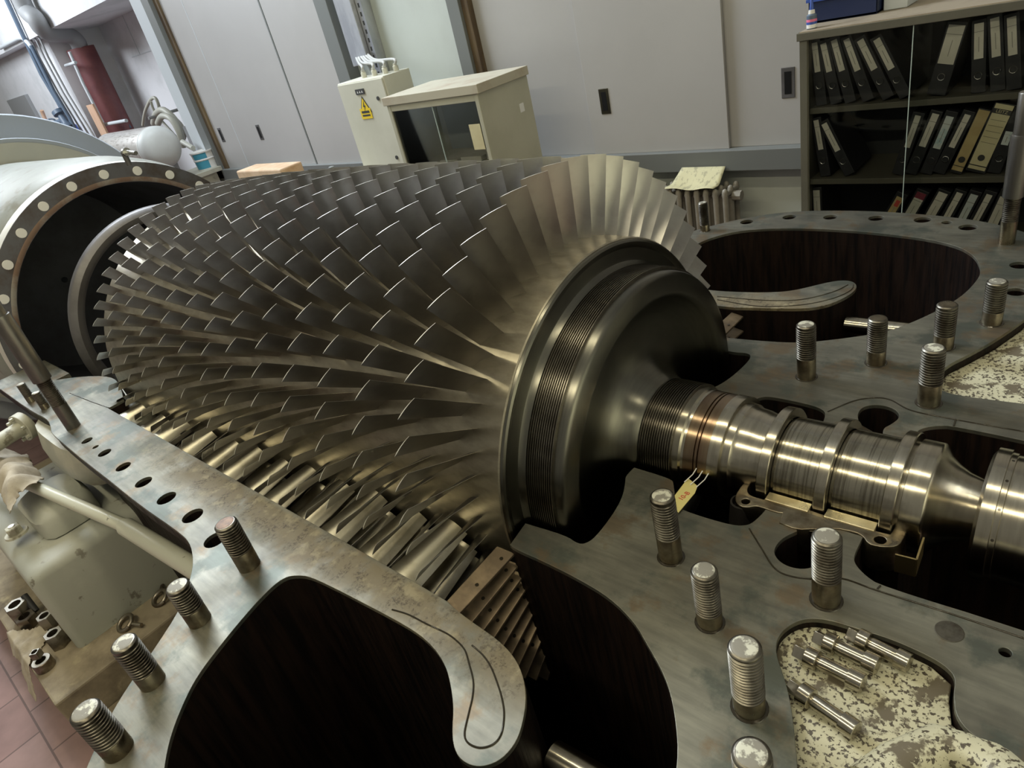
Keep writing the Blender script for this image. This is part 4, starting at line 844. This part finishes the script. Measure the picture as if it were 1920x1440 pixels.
for i, (tp, bt, rg_, si, lm, sw, lw, txt) in enumerate(BD):
    T = ony(*c3(tp), YB); Bt = ony(*c3(bt), YB); R_ = ony(*c3(rg_), YB)
    u = (T - R_).normalized(); u.y = 0; u.normalize(); v = Vector((u.z, 0, -u.x)); zs = SH[si] + .001
    low = (R_.z - zs - sw / 2 * abs(u.x)) / u.z; low = max(.03, min(low, .12)); base = R_ - u * low
    corr = zs + sw / 2 * abs(u.x) - base.z; base.z += corr * .999
    topd = max((T - base).dot(u) + .012, .262); topd = min(topd, .285 / max(u.z, .8))
    if si < 2: pass
    if txt == 'TAN': lab = 'tan binder spine with dark round hole leaning beside the wide cream binder'
    elif txt == 'CREAM': lab = 'wide cream binder leaning on the middle shelf with a black name band near its top'
    else: lab = 'black binder ' + txt
    if i in (0, 10): base.x += .014
    t2 = thing('ring_binder', base, lab, 'binder', 'binders in the glass cabinet')
    dep = .25
    def bq(a0, a1, h0, h1, y0, y1): return [base + v * a0 + u * h0 + Vector((0, y0, 0)), base + v * a1 + u * h0 + Vector((0, y0, 0)), base + v * a1 + u * h0 + Vector((0, y1, 0)), base + v * a0 + u * h0 + Vector((0, y1, 0)), base + v * a0 + u * h1 + Vector((0, y0, 0)), base + v * a1 + u * h1 + Vector((0, y0, 0)), base + v * a1 + u * h1 + Vector((0, y1, 0)), base + v * a0 + u * h1 + Vector((0, y1, 0))]
    G().add(bq(-sw / 2, sw / 2, 0, topd, 0, dep), BF).build('binder_cover', M['binder'], t2, None, .002)
    l0 = (Bt - base).dot(u); l1 = min((T - base).dot(u), topd - .006)
    off = 0
    if txt in ('TAN', 'CREAM'): l0 = .012; l1 = topd - .004
    lb = G().add(bq(-lw / 2, lw / 2, l0, l1, -.0012, 0), BF).build('spine_label', M[lm], t2)
    g = G(); 
    if txt == 'CREAM':
        bn = G().add(bq(-lw / 2, lw / 2, l1 - .036, l1 - .018, -.0022, -.001), BF).build('name_band', M['ink'], t2)
        c = base + u * (l1 - .027) + Vector((0, -.0032, 0)); R3 = Matrix((v, u, v.cross(u))).transposed().to_4x4(); text('lettering', 'LEITZ', .0165, M['creampaper'], bn, Matrix.Translation(c) @ R3)
        for q in range(5): g.add(bq(-lw * .42, lw * .42, l1 - .06 - q * .022, l1 - .061 - q * .022, -.0018, -.001), BF)
        g.add(bq(-lw / 2, lw / 2, .026, .030, -.0018, -.001), BF)
    elif txt == 'TAN': g.add(bq(-lw / 2, lw / 2, .030, .033, -.0018, -.001), BF)
    else:
        L_ = l1 - l0; g.add(bq(-lw / 2, lw / 2, l0 + L_ * .76, l0 + L_ * .775, -.0018, -.001), BF); g.add(bq(-.0012, .0012, l0 + L_ * .2, l0 + L_ * .62, -.0018, -.001), BF)
    g.build('printed_lines', M['greyink'] if txt not in ('TAN', 'CREAM') else M['ink'], lb)
    if 'maroon' in txt: G().add(bq(-lw / 2, lw / 2, l1 - .028, l1, -.002, -.001), BF).build('maroon_band', M['maroon'], lb)
    if 'yellow and red' in txt: G().add(bq(-lw / 4, lw / 3, l1 - .045, l1 - .015, -.002, -.001), BF).build('red_mark', M['red'], lb)
    rc_ = base + u * (R_ - base).dot(u) + Vector((0, -.002, 0))
    rp = [rc_ + v * (.0125 * math.cos(a * PI / 10)) + u * (.0125 * math.sin(a * PI / 10)) for a in range(21)]
    if txt in ('TAN', 'CREAM'): G().prism(rp[:-1], (0, -.001, 0)).build('finger_hole', M['ink'], t2)
    else: G().tube(rp, .0019, 6, cap=False).build('finger_ring', M['chrome'], t2, 60)
# things on top of the cabinet
w = ony(1555, 12, 3.40)
t2 = thing('storage_crate', (-.93, 3.5, ZT), 'dark navy blue plastic crate on top of the binder cabinet', 'crate')
x0 = ony(1519, 20, 3.42).x; x1 = ony(1648, 0, 3.42).x
g = G(); zz = ZT + .001; g.box((x0, 3.40, zz), (x1, 3.66, zz + .01)).box((x0, 3.40, zz), (x0 + .006, 3.66, zz + .16)).box((x1 - .006, 3.40, zz), (x1, 3.66, zz + .16)).box((x0, 3.40, zz), (x1, 3.406, zz + .16)).box((x0, 3.654, zz), (x1, 3.66, zz + .16))
g.build('crate_body', M['crate'], t2, None, .002); G().box((x0 - .008, 3.392, zz + .085), (x1 + .008, 3.402, zz + .098)).build('crate_rim', M['blue'], t2, None, .001)
prop(G().box((x1 + .01, 3.45, zz), (x1 + .10, 3.62, zz + .12)).build('grey_box', M['trim_light'], None, None, .003), 'small pale grey box on the binder cabinet right of the navy crate', 'box')
w = ony(1522, 48, 3.26); t2 = thing('glue_bottle', (w.x, 3.26, ZT), 'small blue dropper bottle with white collar on the front left corner of the binder cabinet', 'bottle')
zz = ZT
G().lathe([(zz + .0005, .019), (zz + .003, .0205), (zz + .052, .0205), (zz + .058, .013), (zz + .06, .012)], 'z', (w.x, 3.26, 0), 20).build('bottle_body', M['steelblue'], t2, 40)
G().lathe([(zz + .004, .0209), (zz + .018, .0209)], 'z', (w.x, 3.26, 0), 20, cap=False).build('white_label', M['white'], t2)
G().lathe([(zz + .018, .0209), (zz + .028, .0209)], 'z', (w.x, 3.26, 0), 20, cap=False).build('blue_label', M['blue'], t2)
G().lathe([(zz + .028, .0209), (zz + .038, .0209)], 'z', (w.x, 3.26, 0), 20, cap=False).build('pink_label', M['pink'], t2)
G().lathe([(zz + .058, .0135), (zz + .072, .012), (zz + .073, .008)], 'z', (w.x, 3.26, 0), 16).build('collar', M['white'], t2, 40)
G().lathe([(zz + .072, .009), (zz + .13, .0035), (zz + .132, .002)], 'z', (w.x, 3.26, 0), 16).build('nozzle_cap', M['blue'], t2, 40)
# ================================================================== RADIATOR with sheet
t_ = thing('radiator', (-1.95, 3.62, FZ), 'dull cast iron column radiator under the wall trim, partly behind the blades', 'radiator')
zt = -.205; x = -1.745; k = 0
while k < 12:
    g = G()
    for yy in (3.53, 3.60, 3.67):
        g.tube([(x, yy, zt - .03), (x, yy, -.85)], .0165, 10)
        g.lathe([(zt - .045, .0165), (zt - .02, .0175), (zt - .006, .013), (zt, .004)], 'z', (x, yy, 0), 10)
    g.tube([(x, 3.52, zt - .035), (x, 3.68, zt - .035)], .017, 8); g.tube([(x - .03, 3.60, zt - .06), (x + .03, 3.60, zt - .06)], .02, 8)
    g.tube([(x, 3.52, -.85), (x, 3.68, -.85)], .017, 8)
    g.build('radiator_section', M['radiator'], t_, 50); x -= .058; k += 1
G().tube([(-1.73, 3.60, zt - .06), (-1.68, 3.60, zt - .06)], .028, 8).build('end_plug', M['radiator'], t_, 30)
g = G(); pts = []
for i in range(13):
    for j in range(9):
        u = i / 12; v = j / 8; x = -2.10 + .30 * u + (.05 * (v - .5) if u < .1 else 0); y = 3.50 + .17 * v; z = zt + .004 + (.075 * max(0, v - .45) / .55) + .006 * math.sin(u * 9 + v * 4) * (1 - v) + .006
        pts.append((x, y, z))
g.add(pts, [(i * 9 + j, (i + 1) * 9 + j, (i + 1) * 9 + j + 1, i * 9 + j + 1) for i in range(12) for j in range(8)])
o = g.build('printed_sheet', M['paper'], None, 80); so_ = o.modifiers.new('t', 'SOLIDIFY'); so_.thickness = .001; prop(o, 'yellowed printed paper sheet lying bent on top of the radiator', 'paper sheet')
# ================================================================== BENCH with parcels (behind the rotor)
prop(G().box((-6.3, 2.85, -.02), (-4.4, 3.22, .02)).box((-6.25, 2.9, FZ), (-6.19, 2.96, -.02)).box((-4.51, 2.9, FZ), (-4.45, 2.96, -.02)).box((-6.25, 3.1, FZ), (-6.19, 3.16, -.02)).box((-4.51, 3.1, FZ), (-4.45, 3.16, -.02)).build('side_table', M['beige'], None, None, .004), 'low beige side table behind the rotor under the parcels', 'table')
a = ony(456, 345, 3.0); b_ = ony(535, 340, 3.0)
pz = .021
t2 = thing('wrapped_parcel', (-5.75, 3.1, pz), 'brown paper wrapped parcel behind the far blade tips', 'parcel')
g = G(); nx = 14
g.box((a.x, 2.98, pz), (b_.x + .02, 3.20, pz + .15)); g.build('wrapping', M['kraft'], t2, None, .012)
G().box((a.x + .01, 2.975, pz + .06), (b_.x + .01, 2.981, pz + .068)).build('string', M['cloth'], t2)
t2 = thing('flat_carton', (-5.1, 3.1, pz), 'flat open brown cardboard box right of the wrapped parcel', 'box')
G().box((b_.x + .06, 2.98, pz), (b_.x + .50, 3.20, pz + .01)).box((b_.x + .06, 2.98, pz), (b_.x + .50, 2.985, pz + .07)).box((b_.x + .06, 3.195, pz), (b_.x + .50, 3.20, pz + .07)).box((b_.x + .06, 2.98, pz), (b_.x + .065, 3.20, pz + .07)).box((b_.x + .495, 2.98, pz), (b_.x + .50, 3.20, pz + .07)).build('carton_body', M['cardboard'], t2)
w = ony(627, 330, 3.0); t2 = thing('black_bottle', (w.x, 3.0, pz), 'small black bottle standing between the carton and the ivory switch box', 'bottle')
G().lathe([(pz, .034), (pz + .10, .034), (pz + .115, .022), (pz + .12, .02)], 'z', (w.x, 3.0, 0), 16).build('bottle_body', M['rubber'], t2, 40)
G().lathe([(pz + .12, .022), (pz + .145, .022), (pz + .148, .018)], 'z', (w.x, 3.0, 0), 16).build('cap', M['trim'], t2, 40)
# ================================================================== ALCOVE, far left
YC = 5.0
st(G().box((-18, YC, FZ), (-8.0, YC + .2, 4.2)).build('wall_alcove', M['wall_white']))
xp = ony(105, 75, 4.2).x
st(G().box((-22, 4.2, FZ), (min(xp - .02, ony(150, 90, 4.5).x - .26), YC, 4.2)).build('wall_left', M['wall_white']))
bt_ = ony(96, 52, 4.0).z
st(G().box((-22, 3.95, bt_ - .02), (-8.02, YC, bt_ + 1.2)).build('trim_9', M['wall_white']))
g = G()
for a, b_ in (((225, 20), (262, 103)),): 
    A = ony(*a, YC - .002); g.box((A.x, YC - .006, ony(262, 103, YC).z), (A.x + .012, YC - .001, 3.0))
A = ony(262, 103, YC); g.box((A.x - .3, YC - .006, A.z), (-8.0, YC - .001, A.z + .01)); st(g.build('trim_10', M['trim_light']))
# dark doorway patch on the left wall
w = ony(52, 250, 4.2); w1 = ony(17, 185, 4.2); w2 = ony(52, 176, 4.2)
prop(G().box((w1.x, 4.14, -.2), (w2.x, 4.199, w2.z)).build('wall_locker', M['greypipe'], None, None, .005), 'dark grey narrow wall locker seen above the blue-grey duct', 'locker')
# red column pipe with grey bend
x0 = ony(172, 160, 4.5); t_ = thing('riser_pipe', (x0.x, 4.5, FZ), 'thick dark red riser pipe with a grey bend at its top in the alcove', 'riser pipe')
rt = ony(150, 90, 4.5); rr_ = .20
G().tube([(rt.x, 4.5, FZ + .01), (rt.x, 4.5, rt.z)], rr_, 28).build('red_riser', M['redpaint'], t_, 60)
bpts = [(rt.x, 4.5, rt.z - .02)] + [tuple(ony(x, y, yy)) for x, y, yy in ((143, 75, 4.45), (122, 64, 4.3), (95, 62, 4.0), (78, 52, 3.85), (66, 35, 3.8), (50, 20, 3.8), (38, -5, 3.8), (25, -40, 3.8))]
G().tube(bez(bpts, 6), .115, 16).build('grey_bend', M['greypipe'], t_, 60)
# thin frame pipes round the riser
def pipe(name, pts, r, m, lab, y, cat='pipe'):
    P_ = [ony(a, b_, y) for a, b_ in pts]; return prop(G().tube(P_, r, 10).build(name, M[m], None, 60), lab, cat)
pipe('frame_pipe', [(130, 97), (155, 155), (193, 230)], .022, 'trim_light', 'thin white vertical frame pipe along the left side of the red riser', 4.22)
pipe('frame_pipe', [(123, 123), (142, 117)], .022, 'trim_light', 'short white cross pipe at the upper left of the red riser', 4.2)
pipe('frame_pipe', [(193, 234), (237, 226)], .025, 'trim_light', 'white horizontal rail across the foot of the red riser', 4.2)
pipe('frame_pipe', [(178, 105), (228, 215), (245, 240)], .02, 'steelblue', 'thin blue-grey conduit right of the red riser', 4.6)
pipe('wall_conduit', [(0, 90), (34, 72), (42, 71), (52, 80), (60, 90)], .028, 'trim_light', 'bent white conduit entering from the left edge of the photo', 3.9)
pipe('wall_conduit', [(8, -10), (40, 60), (78, 140), (108, 190), (140, 250), (190, 300)], .030, 'steelblue', 'dark blue vertical pipe left of the bundle on the alcove pillar', 3.9)
pipe('wall_conduit', [(58, 85), (100, 170), (130, 220), (150, 262), (190, 300)], .030, 'steelblue', 'dark blue vertical pipe nearest the valve cluster', 3.85)
for k, (dx, lab) in enumerate(((0, 'first'), (9, 'second'), (17, 'third'))):
    pipe('thin_conduit', [(34 + dx, 28), (60 + dx, 78), (74 + dx, 108), (110 + dx, 175), (150 + dx, 240), (186 + dx, 300)], .014, 'greypipe', 'thin grey conduit, %s from the left of three on the white pillar' % lab, 4.0, 'conduit')
t_ = thing('valve_cluster', ony(122, 225, 3.8), 'dark blue pipe valve cluster with handwheel above the ring flange', 'valve')
A = ony(108, 208, 3.8); B_ = ony(130, 240, 3.8); G().tube([A, A.lerp(B_, .2), A.lerp(B_, .25), A.lerp(B_, .75), A.lerp(B_, .8), B_], [.09, .09, .05, .06, .10, .10], 12).build('valve_body', M['steelblue'], t_, 40)
C1 = ony(118, 226, 3.8); C2 = ony(98, 232, 3.7); G().tube([C1, C2], .035, 10).build('valve_stem', M['steelblue'], t_, 60)
ring = [C2 + Vector((.02 * math.sin(a), .07 * math.cos(a * PI / 8), .07 * math.sin(a * PI / 8))) for a in range(17)]; G().tube(ring, .012, 8, cap=False).build('handwheel', M['steelblue'], t_, 60)
A = ony(161, 198, 4.1); B_ = ony(172, 200, 4.1); C_ = ony(190, 270, 4.1)
prop(G().box((A.x, 4.1, C_.z - .2), (B_.x + .06, 4.13, A.z)).build('plywood_board', M['woodlight'], None, None, .002), 'pale orange plywood board leaning beside the white pillar', 'board')
pipe('copper_tangle', [(78, 207), (84, 222), (93, 238)], .03, 'woodlight', 'brownish pipe stub between locker and valve cluster', 3.95)
a = ony(100, 243, 3.95); prop(G().box((a.x - .1, 3.95, a.z - .9), (a.x + .55, 4.15, a.z)).build('blue_bin', M['blue'], None, None, .01), 'blue plastic bin just above the blue-grey duct', 'bin')
# white tank
t_ = thing('pressure_tank', (-8.3, 3.3, FZ), 'white horizontal pressure tank with domed end above the ring flange', 'tank')
yk = 3.15; cR = ony(303, 270, yk); RT = .215; xr = ony(300, 272, yk).x; zc = ony(300, 276, yk).z
xl = ony(207, 268, yk).x
prf = [(xl - .10, .05), (xl - .06, .2), (xl, RT), (xr - .06, RT)]
G().lathe(prf, 'x', (0, yk, zc), 48).build('wrapped_shell', M['tankband'], t_, 40)
G().lathe([(xr - .062, RT * 1.004), (xr, RT * .99), (xr + .05, RT * .9), (xr + .085, RT * .7), (xr + .105, RT * .4), (xr + .11, .01)], 'x', (0, yk, zc), 48).build('domed_end', M['tank'], t_, 60)
G().lathe([(xr - .075, RT * 1.01), (xr - .055, RT * 1.01)], 'x', (0, yk, zc), 48, cap=False).build('seam_band', M['white'], t_)
for q_ in (xl + .1, xr - .2): G().box((q_, yk - .15, FZ), (q_ + .06, yk + .15, zc - RT * .6)).build('support_leg', M['greypipe'], t_)
d = ray(241, 305); a_ = d.y ** 2 + d.z ** 2; b2_ = -2 * YA * d.y + 2 * CAMZ * d.z; c2_ = YA * YA + CAMZ ** 2 - .757 ** 2
k_ = (-b2_ - math.sqrt(max(b2_ * b2_ - 4 * a_ * c2_, 0))) / (2 * a_); tb = Vector((0, 0, CAMZ)) + d * k_
t2 = thing('tap', tb, 'small chrome lever tap on the cream casing in front of the white tank', 'tap')
A = tb + Vector((0, 0, .045)); G().tube([tb - Vector((0, 0, .01)), A], .011, 10).build('tap_body', M['liner'], t2, 60)
B_ = A + (ony(278, 290, A.y) - A); B_ = A + (B_ - A).normalized() * .12; G().tube([A, B_], .008, 10).build('lever', M['chrome'], t2, 60)
G().lathe([(-.008, .016), (.008, .016)], 'x', tuple(A + (B_ - A) * .25), 12).build('ball', M['chrome'], t2, 40)
# hoses
hy = 3.75
def hose(pts, r, lab, y): return prop(G().tube(bez([ony(a, b_, y) for a, b_ in pts], 6), r, 10).build('rubber_hose', M['hose'], None, 60), lab, 'hose', 'hoses coiled behind the tank')
hose([(268, 235), (272, 210), (282, 188), (291, 184), (298, 200), (300, 225)], .020, 'thin grey hose looping high behind the white tank', 3.95)
hose([(283, 190), (287, 203), (296, 218), (320, 245), (335, 262)], .016, 'thin hose running down right from the top of the loop', 3.9)
hose([(288, 232), (292, 215), (303, 206), (316, 212), (330, 228), (338, 250), (344, 275)], .038, 'thick grey hose arching behind the domed tank end', 3.85)
hose([(296, 232), (304, 218), (320, 222), (334, 244), (342, 268)], .036, 'pale inner hose of the coil beside the domed tank end', 3.75)
hose([(318, 216), (336, 232), (345, 250), (341, 262), (338, 255)], .034, 'short outer turn of the coiled hose next to the wall frame', 3.95)
hose([(342, 266), (352, 272), (362, 278)], .03, 'short hose end lying towards the paint bucket', 3.6)
hw = ony(300, 212, 3.9); hb_ = thing('hose_bracket', (hw.x, 3.9, hw.z), 'grey wall arm holding the looped hoses behind the tank', 'bracket')
G().tube([(hw.x, YC, hw.z - .02), (hw.x, 3.74, hw.z - .02)], .018, 10).build('arm', M['greypipe'], hb_, 60)
# bucket on board
a = ony(358, 285, 3.55); b_ = ony(398, 322, 3.55); sc = (b_ - a).length
cb_ = ony(380, 318, 3.55); ct_ = ony(370, 285, 3.55)
t_ = thing('paint_bucket', (cb_.x, 3.6, cb_.z), 'white paint bucket with blue printed sides beside the wall frame', 'bucket')
hh = ct_.z - cb_.z; G().lathe([(0, .115), (hh * .5, .122), (hh * .52, .128), (hh * .56, .128), (hh * .58, .124), (hh, .132), (hh, .138), (hh * .93, .138)], 'z', (cb_.x + .02, 3.62, cb_.z), 28).build('bucket_body', M['white'], t_, 40)
G().lathe([(hh * .05, .1165), (hh * .48, .1225)], 'z', (cb_.x + .02, 3.62, cb_.z), 14, -1.7, -.2, cap=False).build('lower_print', M['bucketblue'], t_)
G().lathe([(hh * .60, .125), (hh * .90, .1315)], 'z', (cb_.x + .02, 3.62, cb_.z), 14, -1.5, -.2, cap=False).build('upper_print', M['bucketblue'], t_)
prop(G().box((cb_.x - .42, 3.35, cb_.z - .05), (cb_.x + .20, 3.68, cb_.z - .001)).box((cb_.x - .40, 3.40, FZ), (cb_.x + .16, 3.62, cb_.z - .05)).build('low_stand', M['cream_clean'], None, None, .004), 'low cream stand with a board top under the paint bucket', 'stand')
a = ony(352, 235, 3.9); prop(G().box((a.x - .05, 3.85, FZ), (a.x + .35, 3.98, a.z)).build('dark_cupboard', M['greypipe'], None, None, .004), 'dark narrow cupboard squeezed between the hoses and the wall frame', 'cupboard')
